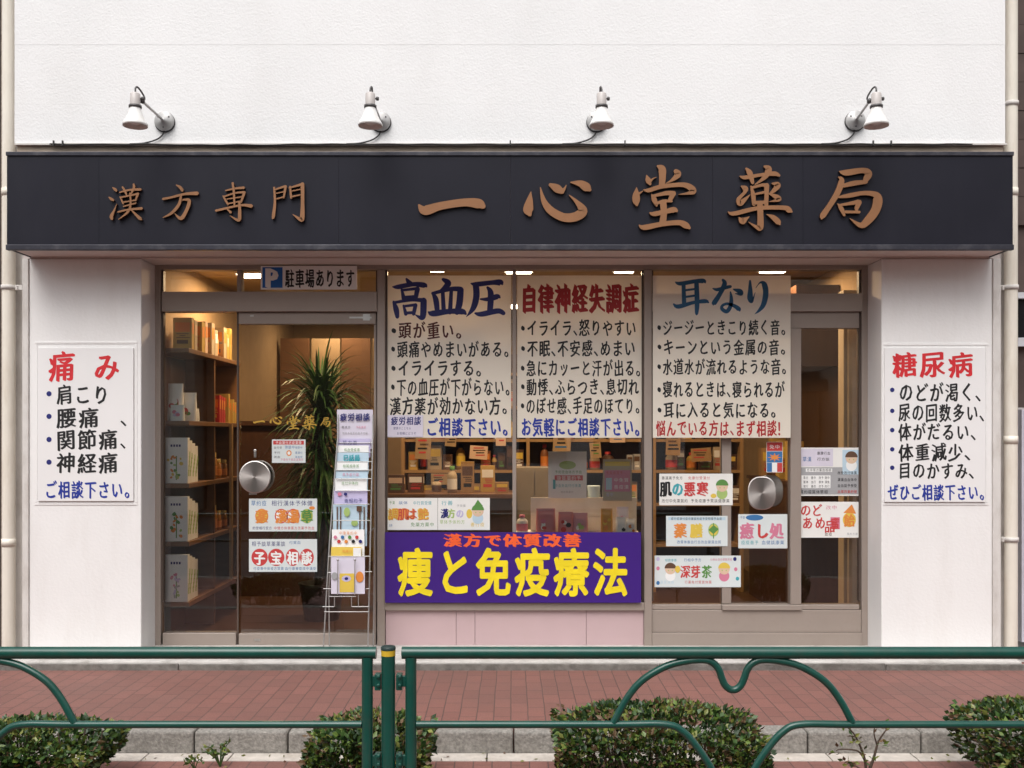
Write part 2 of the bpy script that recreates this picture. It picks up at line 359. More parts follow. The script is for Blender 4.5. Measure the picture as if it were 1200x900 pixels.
KAN = [[(125,145,12),(150,165,30),(165,180,22)],[(85,250,12),(110,268,28),(132,282,20)],[(170,322,5),(142,390,18),(112,455,38),(118,485,24)],
 [(200,198,14),(300,172,20),(425,165,28)],[(232,140,18),(262,190,24),(275,225,14)],[(352,110,20),(355,150,28),(325,210,16)],
 [(205,245,12),(240,318,20)],[(215,252,16),(390,215,22)],[(400,212,26),(372,288,16)],[(240,305,14),(380,280,14)],
 [(315,210,18),(320,330,20),(290,410,24),(190,490,6)],[(245,350,14),(375,315,16)],[(185,410,16),(300,384,20),(440,372,28)],[(330,390,12),(390,450,28),(425,482,34),(442,495,8)]]
HOU = [[(812,118,12),(850,140,30),(875,175,30)],[(668,268,24),(760,250,24),(900,215,26),(1035,207,40)],[(862,235,22),(838,330,32),(760,420,28),(668,468,8)],
 [(880,278,14),(950,285,36),(922,390,36),(862,478,38),(795,425,6)]]
SEN = [[(235,178,14),(330,156,20),(430,146,28)],[(208,235,14),(238,290,22),(262,328,18)],[(220,242,16),(330,206,18),(430,195,24)],[(438,198,30),(402,302,20)],
 [(260,320,14),(400,292,14)],[(250,270,12),(410,246,14)],[(312,98,24),(325,200,22),(330,330,18)],[(133,395,24),(300,356,22),(420,335,24),(512,345,40)],
 [(385,305,24),(388,430,36),(375,498,32),(285,450,6)],[(255,380,12),(290,412,28)]]
MON = [[(758,145,20),(766,300,26),(750,450,34),(740,478,16)],[(760,168,16),(880,130,24)],[(882,132,28),(862,255,18)],[(780,208,12),(865,190,12)],[(785,268,14),(865,245,14)],
 [(930,135,20),(942,255,24)],[(920,150,14),(1060,110,28)],[(950,184,12),(1040,165,12)],[(950,244,18),(1040,225,14)],[(1065,108,40),(1066,300,38),(1062,470,50),(1040,488,40),(960,435,6)]]
ICHI = [[(62,225,14),(100,258,60),(200,230,50),(350,208,50),(440,215,62),(470,232,36)]]
SHIN = [[(775,140,5),(766,200,44),(758,255,64),(768,285,26)],[(835,112,5),(858,200,34),(905,262,50),(985,303,54),(1060,298,58),(1106,262,58),(1070,208,28),(1018,160,4)],
 [(898,95,22),(940,118,52),(972,138,34)],[(972,140,30),(990,118,14),(1000,97,4)],[(1028,80,6),(1090,88,42),(1130,112,56),(1150,128,24)]]
DOU = [[(362,95,24),(405,125,78),(412,200,72),(405,305,60)],[(245,190,6),(262,245,58),(282,285,30)],[(275,265,30),(310,230,16),(350,212,4)],
 [(552,150,50),(575,185,66),(510,245,30),(445,278,4)],[(140,320,5),(135,400,72),(135,465,76),(142,505,30)],[(165,385,24),(210,355,5)],
 [(215,345,10),(265,352,42),(400,312,44),(600,292,46),(690,312,62),(735,358,66),(680,382,30),(580,395,4)],[(298,395,12),(325,450,54),(350,512,24)],
 [(310,412,28),(450,382,44),(520,385,56)],[(528,382,54),(492,450,44),(500,470,20)],[(340,492,30),(430,465,34),(510,468,20)],[(418,480,70),(425,590,66),(412,700,72)],
 [(280,590,18),(325,600,48),(440,576,48),(530,557,58),(560,570,30)],[(165,718,10),(220,742,54),(400,708,50),(580,692,54),(655,720,68),(695,748,30)]]
YAKU = [[(190,202,10),(245,215,40),(400,190,34),(550,175,48),(605,195,26)],[(258,122,24),(295,170,58),(325,272,34)],[(448,98,20),(492,125,66),(470,190,56),(420,240,34),(350,290,10)],
 [(308,310,18),(330,400,46),(338,498,40)],[(320,322,28),(420,296,32),(470,300,46)],[(472,298,52),(470,400,46),(466,500,44)],[(345,392,20),(440,372,28)],[(340,482,36),(460,477,36)],
 [(205,308,14),(245,335,62),(238,375,34),(175,445,40),(192,488,58),(240,450,40),(300,395,5)],[(528,280,16),(588,295,60),(550,350,44),(498,392,14)],[(498,388,14),(570,420,50),(600,448,44),(500,472,5)],
 [(65,578,8),(130,596,44),(380,540,42),(650,535,46),(705,560,58),(735,578,20)],[(400,505,60),(405,640,64),(402,740,66),(370,742,40),(280,685,5)],[(178,638,10),(215,672,72),(250,655,40),(290,628,4)],[(470,605,6),(540,638,50),(590,685,58),(608,710,20)]]
KYOKU = [[(290,150,8),(360,165,62),(540,142,56),(598,175,76),(570,240,58),(560,282,12)],[(335,302,40),(450,275,52),(575,262,36)],[(283,210,10),(315,250,58),(270,380,62),(190,510,56),(118,615,60),(105,650,20)],
 [(285,422,22),(400,405,46),(540,380,44),(660,392,60),(695,445,98),(670,560,94),(590,668,84),(515,718,56),(400,645,4)],[(272,490,8),(310,540,46),(342,612,28)],[(290,507,22),(400,490,34),(490,472,48)],[(502,475,50),(472,540,44),(480,570,14)],[(355,578,30),(500,580,28)]]
KOU = [[(195,55,20),(225,100,58)],[(65,130,10),(120,130,44),(260,106,42),(360,115,50),(385,130,14)],[(150,150,20),(170,240,42)],[(150,162,24),(290,146,30)],[(298,148,48),(280,245,38)],[(170,230,30),(290,220,30)],
 [(75,270,24),(98,340,52),(110,412,36)],[(80,278,26),(240,252,32),(350,256,42)],[(356,258,60),(352,385,58),(335,420,44),(278,392,8)],[(168,305,20),(190,385,36)],[(175,312,24),(270,300,28)],[(280,300,38),(262,385,34)],[(190,376,28),(270,370,28)]]
KETSU = [[(538,60,30),(585,95,60),(550,140,42),(498,172,10)],[(438,185,20),(470,250,52),(485,370,44)],[(440,192,30),(600,152,40),(690,150,48)],[(702,155,60),(692,280,62),(668,370,52)],[(535,180,36),(545,370,42)],[(615,170,34),(603,370,42)],[(400,365,14),(445,380,56),(600,360,48),(715,362,56),(752,385,20)]]
ATSU = [[(800,98,12),(850,106,44),(1000,90,44),(1075,90,58),(1095,108,14)],[(845,110,58),(850,220,60),(820,330,50),(755,412,4)],[(955,135,24),(985,195,56),(976,370,54)],[(888,245,16),(960,246,40),(1045,222,50),(1072,232,14)],[(840,378,20),(900,386,48),(1050,356,50),(1105,378,40)]]
MIMI = [[(100,92,14),(150,106,40),(300,82,40),(380,80,46),(400,98,14)],[(180,110,40),(186,312,44)],[(310,90,46),(316,300,48),(312,400,34),(312,425,4)],[(200,172,22),(300,160,22)],[(200,240,22),(300,226,22)],[(80,312,16),(130,336,44),(280,296,34),(395,282,42),(430,296,16)]]
NA = [[(475,155,12),(520,166,34),(600,146,36),(652,135,30)],[(575,68,26),(592,110,48),(545,210,44),(488,300,50),(480,318,18)],[(682,163,14),(745,185,54),(756,212,34),(700,206,8)],
 [(652,190,14),(660,260,36),(652,330,40),(615,385,40),(568,362,36),(570,328,28),(620,308,28),(690,330,36),(735,362,44),(745,382,12)]]
RI = [[(848,78,20),(850,170,44),(850,255,58),(868,285,26),(900,195,4)],[(905,150,4),(950,96,16),(990,112,52),(1006,200,56),(985,310,50),(940,375,30),(895,412,4)]]

# ------------------------------------------------------------------ levels
ZG, ZP, ZS, ZF = -.054, .051, .105, .12      # gutter, pavement, step, shop floor
YU, YP, YS, YF = 6.42, 6.50, 6.20, 6.78       # upper wall, pillar face, sign face, window plane
RT = math.radians(90)

# ------------------------------------------------------------------ setting: ground
g = MB(); g.box(-70, 70, -70, 2.35, -.45, -.16); tag(g.build('road', M['asphalt']), kind='structure')
g = MB()
g.box(-70, 70, 60, 6.5, -.45, -.04); tag(g.build('ground', M['concrete']), kind='structure')
g = MB(); g.box(-14, 14, 2.5, 4.83, -.45, ZG); tag(g.build('verge_paving', M['brick']), kind='structure')
g = MB(); g.box(-14, 14, 2.35, 2.498, -.45, ZG + .003); tag(g.build('road_kerb', M['kerb'], bevel=.012), kind='structure')
g = MB(); xs = [-6]
while xs[-1] < 6: xs.append(xs[-1] + .42)
for a, b in zip(xs, xs[1:]): g.box(a, b - .006, 4.834, 4.946, -.4, ZG + .004)
tag(g.build('gutter', M['strip'], bevel=.004), kind='structure')
g = MB(); jx = [-6, -4, -3.2, XX(-30, 4.95), XX(108, 4.95), XX(227, 4.95), XX(337, 4.95), XX(470, 4.95), XX(602, 4.95), XX(735, 4.95), XX(842, 4.95), XX(947, 4.95), XX(1080, 4.95), XX(1215, 4.95), 3.4, 4.2, 6]
for i, (a, b) in enumerate(zip(jx, jx[1:])):
    d = random.uniform(-.003, .003); g.box(a + .003, b - .003, 4.95 + d, 5.075, -.4, ZP + .006 + d)
tag(g.build('kerb', M['kerb'], bevel=.014, seg=3), kind='structure')
g = MB(); g.box(-14, 14, 5.078, 6.5, -.4, ZP); tag(g.build('pavement', M['brick']), kind='structure')

# ------------------------------------------------------------------ the pharmacy building
B = thing('pharmacy_building', 'white stucco pharmacy building with glazed ground floor shopfront', 'building', (0, YP, ZS))
xl, xr = XX(17, YU), XX(1178, YU)
u = MB()
seam = [ZZ(168, YU), ZZ(122, YU), ZZ(52.5, YU), ZZ(-16, YU), 5.6]
vj = [xl, XX(262, YU), XX(598, YU), XX(862, YU), xr]
for i, (a, b) in enumerate(zip(seam, seam[1:])):
    u.box(xl, xr, YU + (0.0006 if i % 2 else 0), YU + .1, a + (.0004 if i else 0), b - .0004)
u.box(xl + .002, xr - .002, YU + .012, YU + .16, seam[0] + .01, 5.59)
u.build('upper_wall', M['stucco'], B)
u = MB(); u.box(xl + .02, xr - .02, YU + .16, YU + 1.0, 2.9, 5.5); u.box(XX(19, YU), XX(1177, YU), YU + .014, YU + .155, ZZ(190, YU) - .1, seam[0] - .003); u.build('ledge', M['ledge'], B)
u = MB()
for k in range(1):
    u.box(XX(18, YU), XX(1179, YU), YU - .012, YU + .06, seam[0] - .012, seam[0] - .001)
u.build('drip_edge', M['trim'], B)
# pillars with an outer trim strip; the inner side shows as a reveal
def pillar(a, b, outer):
    p = MB(); p.box(XX(a, YP), XX(b, YP), YP, YF + .06, ZS - .05, ZZ(303, YP) - .002)
    o = p.build('pillar', M['pillar'], B, bevel=.006)
    t = MB()
    if outer < 0: t.box(XX(27, YP), XX(34, YP), YP - .012, YP + .2, ZS - .05, ZZ(303, YP) - .003)
    else: t.box(XX(1163, YP), XX(1172, YP), YP - .012, YP + .2, ZS - .05, ZZ(303, YP) - .003)
    t.build('corner_strip', M['trim'], o, bevel=.003)
    return o
PL = pillar(34.2, 165.5, -1); PR = pillar(1033, 1162.8, 1)
def pframe(par, a, b, c, d):       # old raised border round the wall poster
    t = MB()
    for q in ((a, b, c, b + 3), (a, d - 3, c, d), (a, b + 3.2, a + 3, d - 3.2), (c - 3, b + 3.2, c, d - 3.2)):
        t.pbox(*q, YP, YP - .0035, YP + .01)
    t.build('poster_border', M['pillar'], par, bevel=.002)
pframe(PL, 41, 400, 161, 592); pframe(PR, 1031.5 + 3, 402, 1158, 592)
# soffit of the opening and side walls of the building
u = MB(); u.box(XX(27, YP), XX(1172, YP), YP, YF + .08, ZZ(303, YP), ZZ(303, YP) + .28); u.build('soffit', M['soffit'], B)
u = MB(); u.box(-3.22, 3.22, 6.28, 6.46, -.3, ZS); u.box(-3.22, 3.22, 6.463, YF + .1, -.3, ZS + .002)
st = u.build('step', M['concrete'], B, bevel=.012)
u = MB()
for a, b in ((-3.23, -2.1), (-2.096, -.62), (-.616, .92), (.924, 2.35), (2.354, 3.23)): u.box(a, b, 6.262, 6.279, -.3, ZS - .008 - random.uniform(0, .008))
u.build('step_edge', mat('rough_step_edge', (.17, .16, .145), .9, var=.35, scale=16, bump=.6, bscale=50, dirt=(.10, .09, .08), dirt_amt=.8, dscale=5), B, bevel=.005)
# interior shell
RX, RB, ZC = 2.46, 11.2, 2.80
u = MB()
u.box(-RX - .12, -RX, YF + .1, RB, 0, ZC); u.box(RX, RX + .12, YF + .1, RB, 0, ZC); u.box(-RX - .1, RX + .1, RB + .002, RB + .15, 0, ZC)
u.build('interior_wall', M['inwall'], B)
u = MB(); u.box(-RX - .11, RX + .11, YF + .082, RB + .14, ZC + .002, ZC + .1); u.build('interior_ceiling', M['inceil'], B)
u = MB()
for i in range(14): u.box(-RX - .11, RX + .11, YF + .104 + i * .31, YF + .102 + (i + 1) * .31, -.1, ZF)
u.build('interior_floor', M['floorw'], B)

# ---- shopfront frames, read in pixels at the window plane
def bars(lst, name, par, y0=YF - .03, y1=YF + .05, m='alu', bevel=.003):
    t = MB()
    for q in lst:
        dy = q[4] if len(q) > 4 else 0
        t.pbox(*q[:4], YF, y0 - dy, y1)
    return t.build(name, M[m], par, bevel=bevel)
def pane(par, a, b, c, d, y=YF):
    t = MB(); t.pbox(a, b, c, d, YF, y, y + .006); return t.build('pane', M['glass'], par)
outer = bars([(183, 308, 190, 757), (1008, 308, 1015.5, 757), (190.1, 308, 1007.9, 317, .004), (443, 317.2, 452, 757, .012), (754, 317.2, 763, 757, .012)], 'shopfront_frame', B)
for a in (190.2, 440.8, 452.2, 751.8, 763.2, 1005.8): gk = MB(); gk.pbox(a, 317.3, a + 2, 704, YF, YF - .012, YF + .03); gk.build('gasket', M['aludark'], outer)
tw = bars([(192.4, 343, 442.8, 366, .022), (279, 317.3, 284, 342.8)], 'transom_window', B); pane(tw, 191, 317, 442, 343.5)
sw = bars([(192.3, 741, 277.8, 757)], 'side_window', B); t = MB(); t.pbox(278, 366.2, 279.8, 757, YF, YF - .008, YF + .01); t.build('glass_edge', M['aludark'], sw); pane(sw, 191, 366, 279, 742)
dl = bars([(280.5, 366.5, 441, 380, -.012), (280.5, 742, 441, 755.5, -.012), (438.5, 380.2, 441, 741.8, -.02)], 'sliding_door', B)
pane(dl, 281, 379, 440, 743, YF + .022)
t = MB(); t.pbox(410, 371.5, 436, 373.5, YF, YF - .019, YF - .017); t.pbox(426, 368.5, 434, 376, YF, YF - .022, YF - .0165); t.build('door_lock', M['steel'], dl)
t = MB(); t.pbox(294, 369.5, 298, 371.5, YF, YF - .020, YF - .017); t.build('screw_cover', M['steel'], dl); t = MB(); t.pbox(299, 748, 306, 750.5, YF, YF - .020, YF - .017); t.build('floor_bolt', M['steel'], dl)
# middle bay
mwn = bars([(452.2, 705, 753.8, 714, .018), (600.5, 317.3, 605, 704.8, -.01)], 'display_window', B); pane(mwn, 452, 317, 602, 706); pane(mwn, 603, 317, 754, 706)
t = MB()
for a, b in ((452.5, 534.6), (535, 556.6), (557, 686.6), (687, 753.7)): t.pbox(a, 714.2, b, 756, YF, YF - .022, YF + .05)
t.build('stall_riser', M['pink'], B, bevel=.0012)
# right bay
tw2 = bars([(763.2, 345, 1007.8, 366, .022)], 'transom_window', B); pane(tw2, 763, 317, 1006, 346)
dr = bars([(845, 385.2, 857, 707.5, -.03), (925, 385.2, 937.5, 707.8, .0), (763.2, 366.3, 1005.5, 385, -.008), (845, 708, 937.8, 714, .012)], 'sliding_door', B); pane(dr, 856, 384, 926, 709, YF + .03)
sw2 = bars([(763.3, 708, 844.8, 713.8, -.006)], 'side_window', B); pane(sw2, 763, 384, 846, 709); sw3 = bars([(938, 708, 1005.5, 713.6, -.004)], 'side_window', B); pane(sw3, 937, 384, 1006, 709)
bars([(763.2, 714.2, 1007.8, 740, -.004), (763.2, 740.3, 1007.8, 756, .008)], 'kick_plate', B)
# round push plates
def radial_steel():
    m = bpy.data.materials.new('spun_steel'); m.use_nodes = True; N = m.node_tree.nodes; L = m.node_tree.links; b = N['Principled BSDF']
    b.inputs['Base Color'].default_value = (.62, .58, .55, 1); b.inputs['Metallic'].default_value = 1; b.inputs['Roughness'].default_value = .34; b.inputs['Anisotropic'].default_value = .85
    tg = N.new('ShaderNodeTangent'); tg.direction_type = 'RADIAL'; tg.axis = 'Y'; L.new(tg.outputs[0], b.inputs['Tangent'])
    return m
SPUN = radial_steel()
def plate(par, px, py, rx, ry, y, pw=2.0):
    c = P(px, py, YF); c.y = y
    o = bpy.data.objects.new('push_plate', None)
    vs = []; n = 48; prof = [(0, 0.0), (0, .5), (0, .95), (.002, 1.0), (.012, 1.0), (.012, 0.97)]
    sx, sz = rx * YF / F, ry * YF / F
    me = MB(); q = []
    for d, r in prof:
        for k in range(n):
            a = 2*math.pi*k/n; ca, sa = math.cos(a), math.sin(a)
            q.append((math.copysign(abs(ca)**(2/pw), ca)*sx*max(r, .001), d, math.copysign(abs(sa)**(2/pw), sa)*sz*max(r, .001)))
    me.add(q, [(i*n+k, i*n+(k+1) % n, (i+1)*n+(k+1) % n, (i+1)*n+k) for i in range(len(prof)-1) for k in range(n)], 0, True)
    ms = bpy.data.meshes.new('push_plate'); ms.from_pydata(me.v, [], me.f); ms.materials.append(SPUN); ms.polygons.foreach_set('use_smooth', [False] * len(ms.polygons))
    o = bpy.data.objects.new('push_plate', ms); COL.objects.link(o); o.parent = par; o.location = c - WL[par.name]; WL[o.name] = c
    return o
plate(dl, 299, 559, 18.5, 19, YF - .012); plate(dl, 301.5, 558.5, 18.5, 19, YF + .045)
plate(dr, 893, 578, 16.5, 19.5, YF + .002, 2.5); plate(dr, 905, 576, 16, 19, YF + .06, 2.5)
t = MB(); t.tube([P(299, 536, YF - .02), P(299, 529, YF - .02)], .009, 10); t.lathe(P(299, 528, YF - .02), (0, -1, 0), [(0, .011), (.006, .011), (.006, .001)], 14); t.build('door_latch', M['steel'], dl)
t = MB(); t.pbox(291, 577.5, 300, 580, YF, YF + .018, YF + .022); t.build('door_clip', M['steel'], dl)
# gold lettering on the door glass
ygl = YF + .0205
for stk, ox, oy, w0, x0, y0, sc in ((ICHI, 60, 190, 0, 296, 493, .032), (SHIN, 720, 60, 0, 315, 488, .034), (DOU, 90, 80, 0, 335, 487, .024), (YAKU, 60, 90, 0, 353, 486, .026), (KYOKU, 90, 120, 0, 375, 489, .018)):
    t = MB(); brush(t, [[(a, b, c * 1.0 + 8) for a, b, c in s] for s in stk], (lambda q, ox=ox, x0=x0, sc=sc: XX(x0 + (q - ox) * sc, YF), lambda q, oy=oy, y0=y0, sc=sc: ZZ(y0 + (q - oy) * sc, YF), 1), ygl, 0, 0, None, .00005); t.build('gold_character', M['gold'], dl)

# ------------------------------------------------------------------ main sign
SG = thing('shop_sign', 'long navy black fascia sign with raised bronze characters', 'sign', (0, YS, ZZ(293, YS)))
xs0, xs1, zs0, zs1 = XX(8, YS), XX(1187, YS), ZZ(293, YS), ZZ(178, YS)
t = MB(); px = [8, 116, 397, 598, 835, 941, 1187]
for a, b in zip(px, px[1:]): t.box(XX(a, YS) + .0006, XX(b, YS) - .0006, YS, YS + .02, zs0 + .034, zs1 - .026)
t.build('fascia_panel', M['sign'], SG)
t = MB(); t.box(xs0 + .01, xs1 - .01, YS + .021, YP - .002, zs0 + .012, zs1 - .012); t.build('sign_box', M['soffit'], SG)
t = MB(); t.box(xs0 - .004, xs1 + .004, YS - .008, YS + .03, zs1 - .025, zs1); t.box(xs0 - .004, xs1 + .004, YS - .008, YS + .03, zs0, zs0 + .033)
t.box(xs0 - .003, xs0 + .009, YS + .032, YP - .003, zs0 + .006, zs1 - .002); t.box(xs1 - .009, xs1 + .003, YS + .032, YP - .003, zs0 + .006, zs1 - .002)
t.box(xs0 + .01, xs1 - .01, YS + .032, YP - .003, zs1 - .011, zs1 - .003)
t.build('sign_trim', M['signtrim'], SG, bevel=.003)
for stk, T in ((KAN, crop(120, 205, 9.23, YS)), (HOU, crop(120, 205, 9.23, YS)), (SEN, crop(240, 205, 9.23, YS)), (MON, crop(240, 205, 9.23, YS)), (ICHI, crop(480, 200, 5.4545, YS)), (SHIN, crop(480, 200, 5.4545, YS)),
               (DOU, crop(730, 185, 9, YS)), (YAKU, crop(845, 185, 9, YS)), (KYOKU, crop(950, 185, 9, YS))):
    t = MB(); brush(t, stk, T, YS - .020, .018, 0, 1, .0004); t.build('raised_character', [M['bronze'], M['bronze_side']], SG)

# ------------------------------------------------------------------ sign lamps
def lamp(ppx, ppy, spx, yaw_label, label):
    yd = 5.95; pc = P(ppx, ppy, YU); sx = XX(spx, yd); zj = ZZ(117, yd + .03)
    L = thing('wall_lamp', label, 'lamp', (pc.x, YU, pc.z), 'sign lamps above the fascia')
    t = MB(); t.lathe((pc.x, YU - .002, pc.z), (0, -1, 0), [(0, .062), (.022, .062), (.028, .058), (.030, .018), (.044, .016), (.046, .001)], 32)
    bp_ = t.build('base_plate', M['lampgrey'], L)
    for a in (35, 145, 268): t = MB(); t.lathe((pc.x + .042*math.cos(R(a)), YU - .029, pc.z + .042*math.sin(R(a))), (0, -1, 0), [(0, .005), (.004, .005), (.004, .0005)], 8); t.build('screw', M['lampdark'], bp_)
    t = MB(); t.lathe((pc.x, YU - .0005, pc.z - .003), (0, -1, 0), [(0, .066), (.007, .066), (.008, .05)], 32); t.build('gasket_ring', M['lampdark'], bp_)
    d = 1 if spx > ppx else -1
    far = abs(spx - ppx) > 20; jx = sx + (.022 * (-d) if far else .006 * (-d))
    t = MB(); t.tube([(pc.x, YU - .03, pc.z), (jx, yd + .05, zj)], .008, 10); t.build('arm', M['lampgrey'], L)
    t = MB(); t.lathe((jx - .014 * d, yd + .05, zj), (d, 0, 0), [(0, .001), (0, .012), (.012, .017), (.026, .012), (.028, .001)], 14)
    t.tube([(jx, yd + .05, zj), (sx, yd, zj)], .009, 10)
    t.lathe((sx + .026, yd + .01, zj), (1, 0, 0), [(0, .005), (.008, .005), (.008, .011), (.020, .012), (.024, .007), (.025, .001)], 12); t.build('knob', M['lampdark'], L)
    zt, zc, zb = ZZ(109, yd), ZZ(124, yd), ZZ(148, yd)
    t = MB(); t.lathe((sx, yd, zc), (0, 0, 1), [(0, .030), (zt-zc-.006, .029), (zt-zc, .024), (zt-zc+.001, .001)], 24); t.build('socket', M['lampcol'], L)
    t = MB(); t.lathe((sx, yd, zc - .014), (0, 0, 1), [(0, .032), (0.002, .0375), (.016, .0375), (.018, .031)], 24); t.build('collar', M['lampdark'], L)
    t = MB(); pr = [(zc-.013, .032), (zc-.03, .036), (zc-.055, .045), (zc-.08, .056), (zb+.02, .069), (zb+.012, .073), (zb, .072), (zb, .069), (zb+.02, .066), (zc-.08, .053), (zc-.03, .033)]
    t.lathe((sx, yd, 0), (0, 0, 1), pr, 36); sh = t.build('shade', M['lampwhite'], L)
    t = MB(); t.lathe((sx, yd, zb + .01), (0, 0, 1), [(0, .001), (.001, .02), (.012, .036), (.03, .042), (.05, .03), (.06, .012)], 20); t.build('bulb', C['w'], sh)
    t = MB(); t.tube(spline([(sx, yd, zt), (sx, yd + .004, zt + .03), (sx - .006*d, yd + .02, zt + .042), (sx - .018*d*(1 if far else .3), yd + .045, zt + .026), (jx - .012*d*(1 if far else .2), yd + .06, zj + .02), (jx, yd + .06, zj - .002)], 5), .0055, 8); t.build('lead', M['lampdark'], L)
    zl = seam[0] - .006
    t = MB(); t.tube(spline([(pc.x - .003, YU - .012, pc.z - .058), (pc.x - .012, YU - .012, pc.z - .085), (pc.x - .05, YU - .012, zl + .028), (pc.x - .13, YU - .014, zl + .004), (pc.x - .22, YU - .018, zl - .002)], 6), .005, 8); t.build('power_cord', M['cable'], L)
lamp(193.5, 143, 158.5, 0, 'white sign lamp with grey arm above the bronze character for Kampo, leftmost of four')
lamp(446.5, 143, 434, 0, 'white sign lamp nearest above the single stroke bronze character')
lamp(699, 143, 705, 0, 'white sign lamp above the gap between second and third large bronze characters')
lamp(1001.5, 142, 1027, 0, 'white sign lamp above the last bronze character, rightmost of four')
t = MB(); q = []
for i, pxx in enumerate(range(60, 1150, 22)): q.append((XX(pxx, YU), YU - .0185, seam[0] - .008 - .005 * abs(math.sin(i * 1.9)) - (.004 if 330 > pxx > 200 else 0)))
t.tube(spline(q, 3), .0048, 6)
for a in (64.5, 75, 598, 732, 1022, 1043): t.box(XX(a, YU) - .004, XX(a, YU) + .004, YU - .026, YU - .0135, seam[0] - .022, seam[0] + .012)
tag(t.build('cable', M['cable'], origin=(XX(600, YU), YU, seam[0])), 'thin black cable running along the stained ledge above the sign', 'cable')

# ------------------------------------------------------------------ drain pipes
def downpipe(px, r, y, label, br):
    D = thing('drain_pipe', label, 'pipe', (XX(px, y), y, 0))
    t = MB(); t.tube([(XX(px, y), y, -.02), (XX(px, y), y, 1.9), (XX(px, y), y, 3.6), (XX(px, y), y, 5.4)], r, 20); t.build('pipe', M['pipe'], D)
    for pyb in br:
        z = ZZ(pyb, y); t = MB(); t.lathe((XX(px, y), y, z - .014), (0, 0, 1), [(0, r + .001), (0, r + .006), (.028, r + .006), (.028, r + .001)], 20)
        t.box(XX(px, y) - .006, XX(px, y) + .006, y + r, y + r + .08, z - .012, z + .012)
        s = 1 if px < 600 else -1
        t.box(XX(px, y) + s * r, XX(px, y) + s * (r + .05), y - .008, y + .01, z - .016, z + .016)
        for k in (-1, 1): t.lathe((XX(px, y) + s*(r+.02), y - .008, z + k*.007), (0, -1, 0), [(0, .004), (.008, .004), (.008, .0005)], 8)
        t.build('bracket', M['trim'], D)
    for pyb in (230, 640 if px < 600 else 520): z = ZZ(pyb, y); t = MB(); t.lathe((XX(px, y), y, z), (0, 0, 1), [(0, r), (0, r + .003), (.05, r + .003), (.05, r)], 20); t.build('joint', M['pipe'], D)
downpipe(10.2, .042, 6.55, 'cream drain pipe at the left building corner', (337,)); downpipe(1184.6, .042, 6.55, 'cream drain pipe at the right building corner', (122, 337, 632))
# return walls beside the pillars (behind the pipes)
t = MB(); t.box(XX(17, YP + .12), XX(27, YP) + .02, YP + .12, YP + .3, 0, 5.4); t.box(XX(1172, YP) - .02, XX(1178, YP + .12), YP + .12, YP + .3, 0, 5.4)
t.build('return_wall', M['trim'], B)

# ------------------------------------------------------------------ neighbours
def neighbour(side):
    y = 6.95
    n = thing('neighbour_house', ['dark brick house squeezed behind the left drain pipe', 'brown sided house with white framed window beside right drain pipe'][side], 'house', ((-5 if side == 0 else 5), y, 0))
    t = MB()
    if side == 0:
        t.box(-7, XX(3, y), y, y + 3, -.1, 5.5); t.build('wall', mat('dark_brown_brick', (.075, .055, .045), .9, var=.5, scale=14, bump=.5, bscale=40), n)
    else:
        x0 = XX(1188, y); a = ZZ(150, y)
        for k in range(12): t.box(x0, 7, y - .0 + .004 * (k % 2), y + 3, 3.0 + k*.2, 3.0 + k*.2 + .196)
        t.box(x0, 7, y + .03, y + 3, 1.55, 2.998)
        w = t.build('wall', mat('brown_siding', (.085, .058, .05), .8, var=.25, scale=5), n)
        t = MB(); t.box(x0 + .02, 4.6, y - .02, y + .028, ZZ(406, y), ZZ(396, y)); t.box(x0 + .02, 4.6, y - .02, y + .028, ZZ(350, y), ZZ(343, y)); wf = t.build('window', mat('grey_white_frame', (.6, .6, .63), .5), n)
        t = MB(); t.box(x0 + .02, 4.6, y + .01, y + .028, ZZ(395.5, y), ZZ(350.5, y)); t.build('pane', mat('dark_window', (.012, .012, .014), .15), wf)
        t = MB(); t.box(x0, 7, y - .005, y + 2, ZZ(478, y) + .002, 1.549); t.build('cladding', mat('grey_cladding', (.42, .39, .37), .7), n)
        t = MB(); t.box(x0 + .025, 7, y - .06, y + .3, .1, ZZ(480, y)); t.build('storage_box', mat('lavender_white_panel', (.60, .59, .66), .5), n)
neighbour(0); neighbour(1)
# street frontage across the road, behind the camera: seen only as a reflection
def opposite(label, x0, x1, y, h, col, cw, ch):
    o = thing('office_building', label, 'building', ((x0 + x1)/2, y, -.16)); nm = label.split()[0]
    t = MB(); t.box(x0, x1, y - 6, y, -.2, h); t.box(x0 - .2, x1 + .2, y - .01, y + .35, h - .5, h - .2); t.build('wall', mat(nm + '_render', col, .8, var=.15, scale=.8), o)
    x = x0 + cw*.6
    while x < x1 - cw*.5:
        z = .9
        while z + ch < h - .6:
            t = MB(); t.box(x - cw*.32, x + cw*.32, y + .002, y + .03, z, z + ch*.62); t.build('window', M['officeglass'], o); z += ch
        x += cw
M['officeglass'] = mat('office_glass', (.03, .035, .04), .1)
opposite('cream office block across the street mirrored in the shop glass', -20, -7.2, -9, 8.5, (.55, .50, .42), 2.1, 2.7)
opposite('dark timber house across the street mirrored in the shop glass', -7.1, -3.5, -9.6, 6.2, (.16, .12, .09), 1.8, 2.6)
opposite('grey low garage across the street mirrored in the shop glass', -3.4, -2.1, -10, 2.7, (.30, .28, .27), 2.4, 2.0)
opposite('white apartment block across the street mirrored in the shop glass', -2.0, 4.0, -9.5, 9, (.80, .79, .77), 1.7, 2.6)
opposite('brown low shop across the street mirrored in the shop glass', 4.1, 7.4, -10.5, 3.1, (.25, .17, .12), 1.5, 2.2)
opposite('tan tower block across the street mirrored in the shop glass', 7.5, 21, -9, 9, (.45, .38, .31), 2.2, 2.6)

